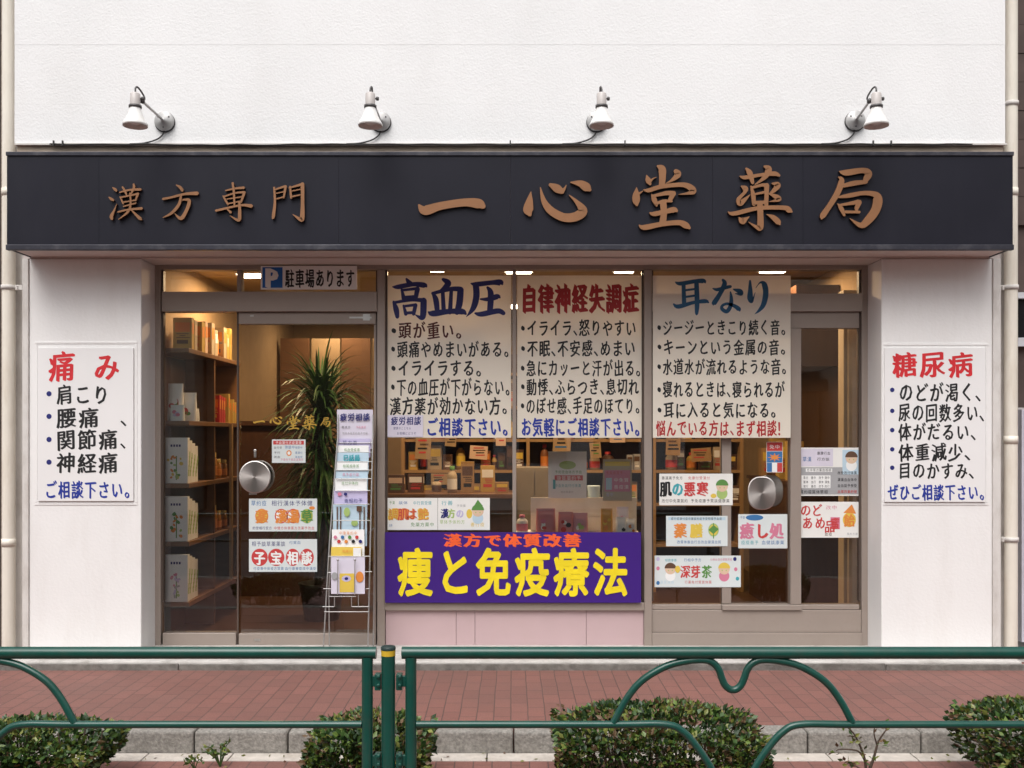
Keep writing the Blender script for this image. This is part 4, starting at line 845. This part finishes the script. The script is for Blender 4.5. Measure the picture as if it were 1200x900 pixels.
# pouches on the upper shelf
def pouch(cx, y, z, w, h, d, m, cols, label, group):
    o = thing('pouch', label, 'pouch', (cx, y, z), group)
    vs = []; rows = [(0, 1, .95), (.15, 1, 1), (.6, .98, .8), (.85, .95, .4), (.95, .96, .12), (1, .96, .1)]; n = 14
    t = MB()
    for r_, ww, dd in rows:
        for k in range(n):
            a = 2*math.pi*k/n; ca, sa = math.cos(a), math.sin(a)
            vs.append((cx + math.copysign(abs(ca)**.45, ca)*w/2*ww, y + math.copysign(abs(sa)**.7, sa)*d/2*dd, z + .001 + r_*h))
    t.add(vs, [(i*n+k, i*n+(k+1) % n, (i+1)*n+(k+1) % n, (i+1)*n+k) for i in range(len(rows)-1) for k in range(n)], 0, True); t.add(vs[-n:], [tuple(range(n))], 0); t.build('bag', m, o)
    t = MB()
    for i in range(4): t.disc(cx + random.uniform(-.22, .22)*w, z + h*random.uniform(.2, .6), w*random.uniform(.1, .2), h*random.uniform(.06, .13), y - d/2 - .001 - .0004*i, CK.index(cols[i % len(cols)]), 12)
    t.build('print', [C[k] for k in CK], o)
pouch(-2.34, 6.93, 1.63, .11, .26, .06, M['cardw'], ['r', 'g', 'w'], 'white pouch with red and green dots on the upper shelf', 'pouches on the shelf unit')
pouch(-2.28, 7.0, 1.63, .13, .20, .06, M['cardw'], ['g', 'r'], 'white pouch with green mark standing behind the purple one', 'pouches on the shelf unit')
pouch(-2.31, 6.875, 1.63, .10, .11, .05, M['card'], ['l', 'p'], 'small pouch with purple fruit print at the shelf edge', 'pouches on the shelf unit')
pouch(-2.25, 7.05, 1.63, .07, .09, .05, M['cardw'], ['lg'], 'small cream pouch at the right of the pouches', 'pouches on the shelf unit')
def packet(x, y, z, w, d, h, mts, label, group, name='medicine_box', cat='box', bands=True):
    t = MB(); t.box(x - w/2, x + w/2, y, y + d, z + .001, z + h, 0)
    if bands and random.random() < .3 and h > .1:
        t = MB(); r_ = min(w, d)*.5; t.lathe((x, y + d/2, z + .001), (0, 0, 1), [(0, .001), (0, r_*.96), (h*.62, r_), (h*.72, r_*.8), (h*.8, r_*.42), (h*.84, r_*.42)], 14, 0); t.lathe((x, y + d/2, z + h*.84), (0, 0, 1), [(0, r_*.5), (h*.14, r_*.5), (h*.14, .001)], 12, 2); t.lathe((x, y + d/2, z + h*.14), (0, 0, 1), [(0, r_*1.01), (h*.38, r_*1.01)], 14, 1)
    elif bands:
        for i in range(3): t.rect(x - w*random.uniform(.1, .42), x + w*random.uniform(.1, .42), z + h*(.36 + .06*i), z + h*(.385 + .06*i), y - .0008, 2)
        t.rect(x - w*.4, x + w*.4, z + h*.55, z + h*.85, y - .0008, 1); t.rect(x - w*.3, x + w*.3, z + h*.18, z + h*.3, y - .0008, 2)
        t.add([(x + w/2 + .0008, y + d*.15, z + h*.5), (x + w/2 + .0008, y + d*.85, z + h*.5), (x + w/2 + .0008, y + d*.85, z + h*.85), (x + w/2 + .0008, y + d*.15, z + h*.85)], [(0, 1, 2, 3)], 1)
    return tag(t.build(name, mts, origin=(x, y + d/2, z)), label, cat, group)
y = 6.95
for i in range(13):       # tall lit packages on top
    w = random.uniform(.055, .085); h = random.uniform(.19, .25)
    packet(-2.30, y, 2.13, .13, w, h, [random.choice([C['go'], C['s'], M['cream'], C['s'], C['b'] if i in (6, 10) else C['go']]), random.choice([C['w'], C['s'], C['o']]), C[random.choice(['r', 'br', 'b'])]], 'gold and cream package in the row on top of the shelf unit', 'packages on top of the shelf unit'); y += w + .01
for i in range(5): packet(-2.29, 7.50 + .055*i, 1.63, .11, .045, .22 - .006*i, [C['r' if i != 1 else 'o'], C['o'], C['y']], 'slim red and orange box in the upper right shelf bay', 'red boxes on the shelf unit')
for i in range(4): packet(-2.29, 7.85 + .06*i, 1.63, .11, .045, .23 - .02*i, [C['go'], C['o'], C['r']], 'slim gold box next to the red boxes', 'gold boxes on the shelf unit')
def jar(x, y, z, r, h, label):
    o = thing('jar', label, 'jar', (x, y, z), 'amber jars on the shelf unit'); t = MB(); t.lathe((x, y, z + .001), (0, 0, 1), [(0, .001), (0, r*.95), (.01, r), (h*.75, r), (h*.82, r*.8)], 18); t.build('body', flat('amber_jar', (.36, .15, .03), .25), o)
    t = MB(); t.lathe((x, y, z + h*.82), (0, 0, 1), [(0, r*.85), (h*.18, r*.85), (h*.18, .001)], 18); t.build('lid', C['go'], o)
    t = MB(); t.lathe((x, y, z + h*.15), (0, 0, 1), [(0, r*1.01), (h*.35, r*1.01)], 18); t.build('label', C['o'], o)
for zz in (1.20, .80):
    for i, (yy, r_, h_) in enumerate(((7.56, .05, .20), (7.70, .042, .15), (7.86, .04, .14))): jar(-2.29, yy, zz, r_, h_, 'amber jar on the ' + ('middle' if zz > 1 else 'lower') + ' shelf beyond the tea boxes')

# ------------------------------------------------------------------ inside: plant, counter, shelves and display
PT = thing('houseplant', 'tall green plant with long arching leaves behind the sliding door', 'plant', (-1.46, 7.65, ZF))
t = MB(); t.lathe((-1.46, 7.65, ZF + .001), (0, 0, 1), [(0, .001), (0, .13), (.26, .17), (.28, .18), (.28, .15), (.25, .14), (.25, .001)], 24); t.build('pot', mat('dark_planter', (.05, .04, .035), .5), PT)
t = MB()
for k in range(3): t.tube(spline([(-1.46 + .03*k - .03, 7.65, ZF + .24), (-1.48 + .05*k, 7.63 + .02*k, 1.0), (-1.47 + .06*k - .04, 7.65, 1.75 - .3*k)], 5), [.03 - .001*i for i in range(11)], 10)
t.build('stem', M['bark'], PT)
t = MB()
for i in range(820):
    zc = random.choice([1.80, 1.74, 1.66, 1.55, 1.42, 1.28, 1.12, .98]) + random.uniform(-.06, .06); a = random.uniform(0, 2*math.pi); el = random.uniform(.1, 1.4) if zc > 1.6 else random.uniform(-.3, .8)
    L = random.uniform(.34, .56); d = Vector((math.cos(a)*math.cos(el), math.sin(a)*math.cos(el), math.sin(el))); side = d.cross(Vector((0, 0, 1))).normalized()
    p = Vector((-1.46 + random.uniform(-.04, .04), 7.65, zc)); w = random.uniform(.006, .011); q = []
    for s_ in range(7):
        f_ = s_/6; ww = w*math.sin(math.pi*min(1, .15 + f_*.85))**.7 + .0008; q += [p + side*ww, p - side*ww]
        p = p + d*(L/6); d = (d + Vector((0, 0, -.20 - .16*f_))).normalized()
    t.add(q, [(2*j, 2*j+1, 2*j+3, 2*j+2) for j in range(6)], 0 if random.random() < .7 else 1)
t.build('leaves', [M['leafdk'], M['leafdk2']], PT)
# side table behind the door, pale panels on the wall
TB = thing('side_table', 'dark side table beyond the shelf unit by the wall', 'table', (-2.1, 9.0, ZF))
t = MB(); t.box(-2.44, -1.75, 8.7, 9.6, 1.62, 1.66); t.build('top', M['wooddark'], TB)
t = MB(); t.box(-2.44, -1.78, 8.75, 9.55, ZF, 1.618); t.build('cabinet', M['wooddark'], TB)
PN = thing('folding_screen', 'pale beige folding screen standing against the left wall inside', 'screen', (-2.3, 10.4, ZF))
for k in range(4): t = MB(); t.box(-2.42 + .32*k, -2.12 + .32*k, 10.4 + .03*(k % 2), 10.43 + .03*(k % 2), ZF, 2.55); t.build('screen_panel', M['inwall'] if k % 2 else M['woodshelf'], PN)
# back shelves
BS = thing('display_shelf', 'long wooden display shelf against the back wall full of goods', 'shelf', (.2, 9.2, ZF))
t = MB()
bl = [.55, .92, 1.22, 1.50, 1.80, 2.1]
for z in bl: t.box(-1.0, 2.09, 9.0, 9.4, z - .025, z)
t.build('shelf_board', M['woodtan'], BS)
t = MB(); t.box(-1.0, 2.09, 9.41, 9.44, ZF, 2.3); t.build('back_panel', M['wooddark'], BS)
t = MB()
for x in (-1.0, .13, 1.27, 2.06): t.box(x, x + .03, 8.99, 9.405, ZF, 2.3)
t.build('divider', M['woodtan'], BS)
tints = [C['go'], M['cream'], C['br'], M['cream'], C['br'], C['go'], M['woodtan'], C['gr'], M['woodshelf'], C['s'], flat('olive_pack', (.16, .15, .05)), flat('rust_pack', (.25, .09, .03)), M['card'], M['wooddark']]
for z in bl[1:5]:
    x = -.94
    while x < 2.05:
        w = random.uniform(.05, .14)
        if not any(abs(x + w/2 - q) < w/2 + .03 for q in (.145, 1.285)) and random.random() < .97:
            packet(x + w/2, random.uniform(9.02, 9.12), z, w, random.uniform(.06, .14), random.uniform(.12, .25), [random.choice(tints), random.choice([C['w'], C['y'], C['o'], C['r'], C['br']]), random.choice([C['k'], C['r'], C['g'], C['w']])],
                   'small medicine package on the back display shelf', 'goods on the back shelf')
        x += w + random.uniform(.003, .012)
random.seed(21)
for i, (x, z, w, h) in enumerate(((-.8, 1.42, .14, .2), (-.55, 1.5, .1, .13), (-.3, 1.38, .16, .12), (-.1, 1.52, .09, .16), (.45, 1.47, .16, .2), (.75, 1.40, .1, .14), (.95, 1.52, .14, .1), (1.45, 1.45, .13, .19), (1.7, 1.36, .18, .12), (-.65, 1.14, .16, .1), (-.2, 1.12, .1, .12))):
    o = thing('shelf_notice', 'small printed notice hanging on the edge of the back display shelf', 'notice', (x, 8.97, z - h/2), 'notices on the back shelf')
    a = random.uniform(-.08, .08); t = MB(); t.obox((x, 8.97 - .01*(i % 3), z), Vector((w/2*math.cos(a), 0, w/2*math.sin(a))), Vector((0, .0012, 0)), Vector((-h/2*math.sin(a), 0, h/2*math.cos(a))), 0); t.build('paper', random.choice([M['cream'], M['woodtan'], C['s'], M['inwall']]), o)
    t = MB()
    for q in range(4): t.rect(x - w*random.uniform(.15, .4), x + w*random.uniform(.1, .4), z + h*(.3 - .18*q), z + h*(.38 - .18*q), 8.967 - .01*(i % 3), q % 3)
    t.build('print', [C[random.choice('rgbk')], C['br'], C['k']], o)
# counter in front of it
CT = thing('counter', 'dark wooden shop counter seen above the joined cards', 'counter', (-.5, 8.15, ZF))
t = MB(); t.box(-1.0, .0, 7.9, 8.4, ZF, 1.03); t.build('body', M['wooddark'], CT); t = MB(); t.box(-1.03, .015, 7.86, 8.43, 1.032, 1.07); t.build('top', M['woodshelf'], CT, bevel=.004)
for i, x in enumerate((-.93, -.78, -.62, -.48, -.36, -.2, -.08)):
    packet(x, 7.95 + .1*(i % 3), 1.07, random.uniform(.09, .14), .08, random.uniform(.08, .26), [random.choice(tints), random.choice([C['w'], C['y'], C['s'], C['br']]), random.choice([C['k'], C['r'], C['g']])], 'package standing on the dark shop counter', 'goods on the counter')
# right: cream door casing, dark cabinet with goods
RC = thing('cabinet', 'dark brown cabinet inside the right side window', 'cabinet', (2.3, 7.9, ZF))
t = MB(); t.box(2.12, 2.455, 7.45, 8.9, ZF, 1.15); t.build('body', M['wooddark'], RC); t = MB(); t.box(2.10, 2.458, 7.43, 8.92, 1.152, 1.18); t.build('top', M['wooddark'], RC)
t = MB(); t.box(2.13, 2.456, 7.46, 8.9, 2.05, 2.66); t.build('hanging_cupboard', M['wooddark'], RC)
t = MB(); t.box(2.442, 2.459, 7.44, 8.9, 1.182, 2.048); t.build('back_panel', M['wooddark'], RC)
for i in range(9): packet(2.22 + .05*(i % 2), 7.5 + .14*i, 1.18, .12, .10, random.uniform(.18, .38), [random.choice([C['go'], C['br'], M['woodtan'], C['o']]), random.choice([C['y'], C['s'], C['p']]), C['r']], 'brown and gold package standing on the dark cabinet', 'goods on the dark cabinet')
DC = thing('door_casing', 'pale cream casing inside the right end of the shopfront', 'casing', (2.36, 7.15, ZF))
t = MB(); t.box(2.325, 2.455, 6.98, 7.10, ZF, 2.55); t.build('post', M['cream'], DC, bevel=.004); t = MB(); t.box(2.35, 2.42, 6.955, 6.978, ZF, 2.5); t.build('strip', mat('pale_tan_strip', (.62, .50, .34), .6), DC)
# window display
DS = thing('display_stand', 'pale grey stepped display stand inside the middle window', 'stand', (.35, 7.05, .75))
t = MB(); t.box(XX(601, 6.95), XX(752, 6.95), 6.90, 7.30, ZZ(626, 6.95) - .03, ZZ(626, 6.95)); t.build('top', M['cardw'], DS); t = MB(); t.box(XX(452, 6.95), XX(752, 6.95), 6.905, 7.3, ZF, ZZ(626, 6.95) - .032); t.build('base', M['cream'], DS)
t = MB(); t.box(XX(622, 7.15), XX(746, 7.15), 7.15, 7.17, ZZ(626, 6.95) + .001, ZZ(583, 7.15)); t.build('backboard', mat('display_board', (.72, .69, .62), .6), DS)
zt = ZZ(626, 6.95)
def inner(a, b, c, d, y, mt, fn, label): return card(label, a, b, c, d, mt, fn, y, 'poster', 'poster', y)
def f(t, y):
    t.disc(XX(665, y), ZZ(545, y), .06, .03, y - .0004, I['lg']); scribble(t, 650, 551, 682, 555, y, y, I['g']); t.prect(650, 557, 683, 563, y, y - .0004, I['r']); scribble(t, 652, 557.5, 681, 563, y, y - .0006, I['w']); scribble(t, 650, 567, 681, 571, y, y, I['t']); scribble(t, 657, 575, 672, 578, y, y, I['gr']); t.prect(648, 562, 651, 573, y, y - .0004, I['t'])
inner(642.5, 529, 687.5, 584, 7.1, C['w'], f, 'cream poster with red band standing inside the middle window')
def f(t, y):
    t.prect(708.5, 551, 738.5, 576, y, y - .0003, I['p']); t.prect(710, 560, 717, 574, y, y - .0005, I['lb']); scribble(t, 710, 552, 730, 556, y, y - .0005, I['r']); scribble(t, 719, 560, 737, 565, y, y - .0005, I['w']); scribble(t, 719, 568, 737, 573, y, y - .0005, I['w']); scribble(t, 710, 577, 719, 582, y, y, I['l']); t.prect(709, 541, 738, 546, y, y - .0003, I['y'])
inner(706.5, 538, 740.5, 587, 6.98, M['cream'], f, 'pink and cream poster hanging inside right of the middle window')
def gift(a, b, c, d, y, m1, m2, label):
    w = XX(c, y) - XX(a, y); x = (XX(a, y) + XX(c, y))/2; pouch(x, y, zt, w, ZZ(b, y) - zt, .07, m1, m2, label, 'packages in the window display')
PK = flat('pink_pack', (.60, .22, .24)); 
gift(628, 596, 651, 622, 6.97, PK, ['w', 'w', 'p', 'r'], 'red and white gift pack with pointed white bow in the window display')
gift(654, 600, 672, 622, 6.98, PK, ['r', 'w', 'k'], 'pink gift pack, left of the touching pair in the display')
gift(671, 601, 689, 622, 6.99, flat('rose_pack', (.58, .28, .33)), ['lg', 'w', 'p'], 'rose gift pack with green sprig, right of the touching pair')
gift(704, 596, 718, 622, 6.98, flat('orange_pack', (.62, .32, .06)), ['o', 'y'], 'orange packet standing in the window display')
gift(721, 606, 734, 622, 6.94, C['w'], ['k', 'w'], 'white rounded packet with black mark in the display'); gift(733.5, 608, 745, 622, 6.95, C['w'], ['o', 'w'], 'white rounded packet with orange mark at the display end')
gift(722, 594, 737, 622, 7.03, C['lp'], ['b', 'p'], 'lilac packet behind the two white rounded ones')
packet(XX(612, 6.98), 6.98, zt, XX(622, 7) - XX(603, 7), .08, ZZ(603, 7) - zt, [C['w'], C['p'], C['p']], 'white and pink carton at the left end of the window display', None)
t = MB(); c0 = P(696, 583, 7.2); t.lathe((c0.x, 7.22, ZZ(583, 7.15) - .15), (0, 0, 1), [(0, .03), (.15, .042), (.225, .047), (.232, .046), (.225, .04)], 20)
tag(t.build('cup', C['lb'], origin=(c0.x, 7.22, ZZ(583, 7.15))), 'pale blue paper cup behind the display backboard', 'cup')
CB = thing('cupboard', 'grey beige cupboard behind the display in the middle window', 'cupboard', (.22, 8.2, ZF))
t = MB(); t.box(.03, .34, 8.1, 8.5, ZF, 1.27); t.build('body', mat('greige_board', (.26, .22, .165), .6), CB); t = MB(); t.box(.045, .18, 8.085, 8.098, ZF + .03, 1.25); t.box(.187, .325, 8.085, 8.098, ZF + .03, 1.25); t.build('door', mat('greige_door', (.23, .195, .15), .55), CB)
# ceiling lights (lit)
for (px_, py_, w, dd, lab) in ((608, 319.5, .19, .10, 'lit ceiling light seen between the first two window posters'), (512, 317.5, .10, .10, 'tiny lit ceiling light above the blue headed window poster'), (732, 318, .14, .16, 'small lit ceiling panel above the red headed window poster'), (907, 318, .18, .16, 'lit ceiling panel above the teal headed window poster'), (395, 369, .5, .15, 'lit ceiling strip seen through the door over the plant'), (300, 324, .26, .14, 'added ceiling panel brightening the shelf unit by the door'), (640, 360, 1.2, .2, 'lit ceiling strip deep in the shop behind the posters')):  # panel over the shelf unit is added to brighten its packages
    Yl = (ZC - .03 - EYE) * F / (HY - py_); x = XX(px_, Yl)
    o = thing('ceiling_light', lab, 'ceiling light', (x, Yl, ZC), 'lit ceiling lights in the shop')
    t = MB(); t.box(x - w/2 - .015, x + w/2 + .015, Yl - dd/2 - .015, Yl + dd/2 + .015, ZC - .02, ZC); t.build('frame', C['w'], o); t = MB(); t.box(x - w/2, x + w/2, Yl - dd/2, Yl + dd/2, ZC - .032, ZC - .021); t.build('diffuser', LIGHTPANEL, o)
    l = bpy.data.lights.new('ceiling_lamp', 'AREA'); l.shape = 'RECTANGLE'; l.size = w; l.size_y = dd; l.energy = 3 if .4 < w < 1 else 10 if w > 1 else 15 if px_ == 300 else 10; l.color = (1, .66, .36)
    lo = bpy.data.objects.new('ceiling_lamp', l); COL.objects.link(lo); lo.location = (0, 0, -.04); lo.parent = o

# ------------------------------------------------------------------ guard rail along the road
YR = 3.6; k = YR / F
def rp(pts): return [P(a, b, YR) for a, b in pts]
def panel(mirror_x, label, xa, xb):
    o = thing('guard_rail', label, 'railing', ((XX(xa, YR) + XX(xb, YR))/2, YR, ZG), 'green tube guard rails')
    c = mirror_x; T_ = lambda pts: [P(c + d, yy, YR) for d, yy in pts]
    t = MB(); h = abs(xb - xa)/2; t.tube(T_([(-h - 4, 765), (0, 765), (h + 4, 765)]), 7.1*k, 20); t.build('top_rail', M['green'], o)
    lo = [(h - 13, 849), (300, 849), (140, 849), (79, 849), (58, 858), (41, 877), (27, 898), (16, 920), (6, 934)]
    ar = [(140, 847), (124, 818), (106, 797), (79, 781), (54, 774.5), (33, 773.5), (22.5, 777.5), (16.5, 785), (13.3, 794), (9.8, 802), (4.8, 807)]
    for nm, hl, mid in (('lower_rail', lo, 937), ('arch_tube', ar, 808.4)):
        t = MB(); t.tube(spline(T_([(-a, b) for a, b in hl] + [(0, mid)] + hl[::-1]), 6), 4.3*k, 14); t.build(nm, M['green'], o)
    for s in (-1, 1):
        t = MB(); x = s*(h - 6.5); t.tube(T_([(x, 771), (x, 990)]), 6.6*k, 16); t.lathe(P(c + x, 771, YR), (0, 0, 1), [(-.01, 6.7*k), (0.004, 6.7*k)], 16); t.build('end_post', M['green'], o)
        t = MB(); t.box(XX(c + s*44 - 6, YR), XX(c + s*44 + 6, YR), YR - .008, YR + .008, ZZ(774, YR), ZZ(769, YR)); t.build('tab', M['green'], o)
        for q in (798, 891):
            t = MB(); bx = c + s*(h + 2.5); t.box(XX(bx - 6, YR), XX(bx + 6, YR), YR - .006, YR + .006, ZZ(q + 6.5, YR), ZZ(q - 6.5, YR)); t.box(XX(bx - 1 + 4*s - 3, YR), XX(bx + 4*s + 3, YR), YR - .016, YR + .016, ZZ(q + 10, YR), ZZ(q - 9, YR))
            for e in (-5, 5): t.lathe(P(bx + 4*s, q + e, YR - .016), (0, -1, 0), [(0, .007), (.008, .007), (.008, .0005)], 8)
            t.build('bracket', M['green'], o, bevel=.003)
    return o
panel(859, 'green guard rail with heart shaped arch in front of the right half of the shop', 475, 1243)
panel(-53, 'green guard rail in front of the shelf window, left of the yellow banded post', -543, 437)
o = thing('guard_post', 'green guard post with yellow band between the two rails', 'post', P(455, 990, YR))
t = MB(); t.tube([P(455, 760.5, YR), P(455, 995, YR)], 8.2*k, 24); t.build('shaft', M['green'], o)
t = MB(); t.lathe(P(455, 768, YR), (0, 0, 1), [(0, 8.45*k), (6.5*k, 8.45*k)], 24); t.build('yellow_band', M['yellow'], o)
t = MB(); t.lathe(P(455, 761.3, YR), (0, 0, 1), [(0, 8.7*k), (3*k, 8.7*k), (4.2*k, 7.8*k), (4.4*k, .001)], 24); t.build('cap', M['rubber'], o)

# ------------------------------------------------------------------ shrubs, twigs, weeds, leaf litter
def leaf(t, p, d, L, w, m, fold=.25):
    d = d.normalized(); up = Vector((random.gauss(0, 1), random.gauss(0, 1), random.gauss(0, 1))); s_ = d.cross(up)
    if s_.length < 1e-3: return
    s_ = s_.normalized(); nrm = s_.cross(d); b = p + d*L*.45
    t.add([p, b + s_*w - nrm*fold*w, p + d*L, b - s_*w - nrm*fold*w, b], [(0, 1, 4), (1, 2, 4), (2, 3, 4), (3, 0, 4)], m)
def shrub(a, c, top, y, dep, label, seedv, rus=.18, n=3600, base=None):
    random.seed(seedv)
    x0, x1 = XX(a, y), XX(c, y); cx, hw = (x0 + x1)/2, (x1 - x0)/2; zt_ = ZZ(top, y - dep*.2); zb = ZG
    o = thing('shrub', label, 'shrub', (cx, y, zb), 'clipped shrubs behind the guard rail')
    t = MB(); h = zt_ - zb - .10; zc = zb + .10
    bump = [(random.uniform(-1, 1), random.uniform(-1, 1), random.uniform(.25, .5), random.uniform(-.05, .035)) for _ in range(26)]
    for i in range(n):
        u = random.uniform(-1, 1); v = random.uniform(-1, 1); sh = random.random()
        s_ = 1 - (abs(u)**3.2)*.55
        topz = zc + h*(s_**.6)*(1 - .25*abs(v)**2.5) + sum(b[3]*math.exp(-((u-b[0])**2 + (v-b[1])**2)/b[2]**2*4) for b in bump)
        r_ = random.random()
        if r_ < .45: z = topz - abs(random.gauss(0, .025)); x, yy = cx + u*hw*.97, y + v*dep*.97; d = Vector((random.gauss(0, .5) + u*.4, random.gauss(0, .5) + v*.4, random.uniform(.1, 1)))
        elif r_ < .88:
            f_ = random.random(); z = zc + (topz - zc)*f_ - .02
            edge = 1 - abs(random.gauss(0, .06)) - .22*(1 - f_)**2
            if random.random() < .62: x, yy = cx + u*hw, y - dep*edge*(1 - .3*abs(u)**4); d = Vector((random.gauss(0, .5), -1, random.gauss(.3, .5)))
            else: sg = random.choice((-1, 1)); x, yy = cx + sg*hw*edge*(.97), y + v*dep; d = Vector((sg, random.gauss(0, .5), random.gauss(.3, .5)))
        else: x, yy = cx + u*hw*.85, y + v*dep*.8; z = random.uniform(zc, topz - .02); d = Vector((random.gauss(0, 1), random.gauss(0, 1), random.gauss(.3, 1)))
        patch = math.sin(x*9 + seedv) * math.cos(yy*11 + z*8 + seedv*2)
        q = random.random() + patch*.18
        m = 0 if q < .34 else 1 if q < .66 else 2 if q < .86 else 4
        if random.random() < rus*(1 + patch): m = 3
        L = random.uniform(.020, .040); leaf(t, Vector((x, yy, z)), d, L, L*random.uniform(.26, .36), m, .15)
    t.build('foliage', [M['lf1'], M['lf2'], M['lf3'], M['lf4'], M['lf5']], o)
    t = MB()
    for i in range(46):
        u, v = random.uniform(-.8, .8), random.uniform(-.8, .8); p = Vector((cx + u*hw*.8, y + v*dep*.6, zb - .01)); q = Vector((cx + u*hw + random.uniform(-.06, .06), y + v*dep*.9, zb + random.uniform(.2, .3)))
        t.tube(spline([p, (p + q)/2 + Vector((random.uniform(-.03, .03), 0, 0)), q], 3), [.006, .0058, .0055, .005, .0045, .004, .003], 6)
    t.build('stems', M['bark'], o)
shrub(-60, 127, 854, 4.42, .27, 'dark green clipped shrub cut by the left picture edge', 11, .04, 6000)
shrub(366, 506, 848, 4.40, .25, 'compact clipped shrub behind the yellow banded post', 23, .14, 5200)
shrub(648, 890, 834, 4.42, .28, 'wide clipped shrub with russet leaves under the heart arch', 35, .17, 8000)
shrub(1138, 1300, 830, 4.44, .28, 'clipped shrub at the far right behind the guard rail', 47, .10, 6000)
random.seed(5)
TW = thing('bare_shrub', 'nearly bare twiggy shrub between the wide and rightmost shrubs', 'shrub', P(1016, 950, 4.3))
t = MB(); lf = MB()
def twig(pts, r0): t.tube(spline([P(*p) for p in pts], 5), [r0*(1 - .7*i/((len(pts)-1)*5)) for i in range((len(pts)-1)*5 + 1)], 7)
twig([(1016, 950, 4.3), (1015, 905, 4.3), (1012, 885, 4.3), (1002, 862, 4.28), (993, 852, 4.26)], .008); twig([(1016, 910, 4.3), (1024, 888, 4.31), (1030, 868, 4.32), (1042, 851, 4.33)], .008); twig([(1013, 890, 4.3), (1005, 880, 4.29), (985, 878, 4.27), (980, 880, 4.26)], .005); twig([(1028, 874, 4.32), (1024, 858, 4.3), (1027, 848, 4.3)], .004); twig([(1015, 905, 4.3), (1003, 898, 4.28), (990, 893, 4.27)], .004)
t.build('stems', M['bark'], TW)
for (a, b) in ((993, 853), (1042, 852), (983, 878), (990, 893), (1027, 850), (1000, 865), (1008, 880), (1034, 870), (996, 896), (1022, 893), (1003, 870)):
    for q in range(5): leaf(lf, P(a + random.uniform(-5, 5), b + random.uniform(-4, 4), 4.28), Vector((random.gauss(0, 1), -.4, random.gauss(.4, .6))), .03, .008, random.choice([0, 1, 2, 3]))
lf.build('leaves', [M['lf2'], M['lf3'], M['lf4'], M['lf5']], TW)
def weed(cx, by, y, n, hgt, label):
    o = thing('weed', label, 'weed', P(cx, by, y), 'weeds in the gutter'); t = MB(); z0 = P(cx, by, y); z0.z = ZG
    for i in range(n):
        a = random.uniform(-1.1, 1.1); q = z0 + Vector((math.sin(a)*hgt*.9, random.uniform(-.03, .03), hgt*math.cos(a)*random.uniform(.6, 1))); mid = (z0 + q)/2 + Vector((0, 0, .03))
        pts = spline([z0, mid, q], 4); t.tube(pts, [.0025]*len(pts), 5)
        for p in pts[3:]: leaf(t, Vector(p), Vector((random.gauss(0, 1), -.3, random.gauss(.5, .5))), .028, .007, random.choice([0, 1, 2]))
    t.build('leaves', [M['lf2'], M['lf3'], M['lf5']], o)
weed(258, 905, 4.75, 9, .13, 'straggly weed growing from the gutter between left and centre shrubs'); weed(228, 905, 4.7, 4, .07, 'short weed at the gutter beside the straggly one')
t = MB()
for i in range(130):
    x = random.uniform(-3, 3); y_ = random.choice([random.uniform(4.80, 4.94), random.uniform(4.85, 4.94), random.uniform(4.3, 4.9)]); leaf(t, Vector((x, y_, ZG + .008)), Vector((random.gauss(0, 1), random.gauss(0, 1), .12)), random.uniform(.015, .03), .006, random.choice([0, 1, 1]), .1)
tag(t.build('fallen_leaves', [C['br'], M['lf5']], origin=(0, 4.8, ZG)), 'scattered small dry leaves lying along the gutter', 'leaves', None, 'stuff')
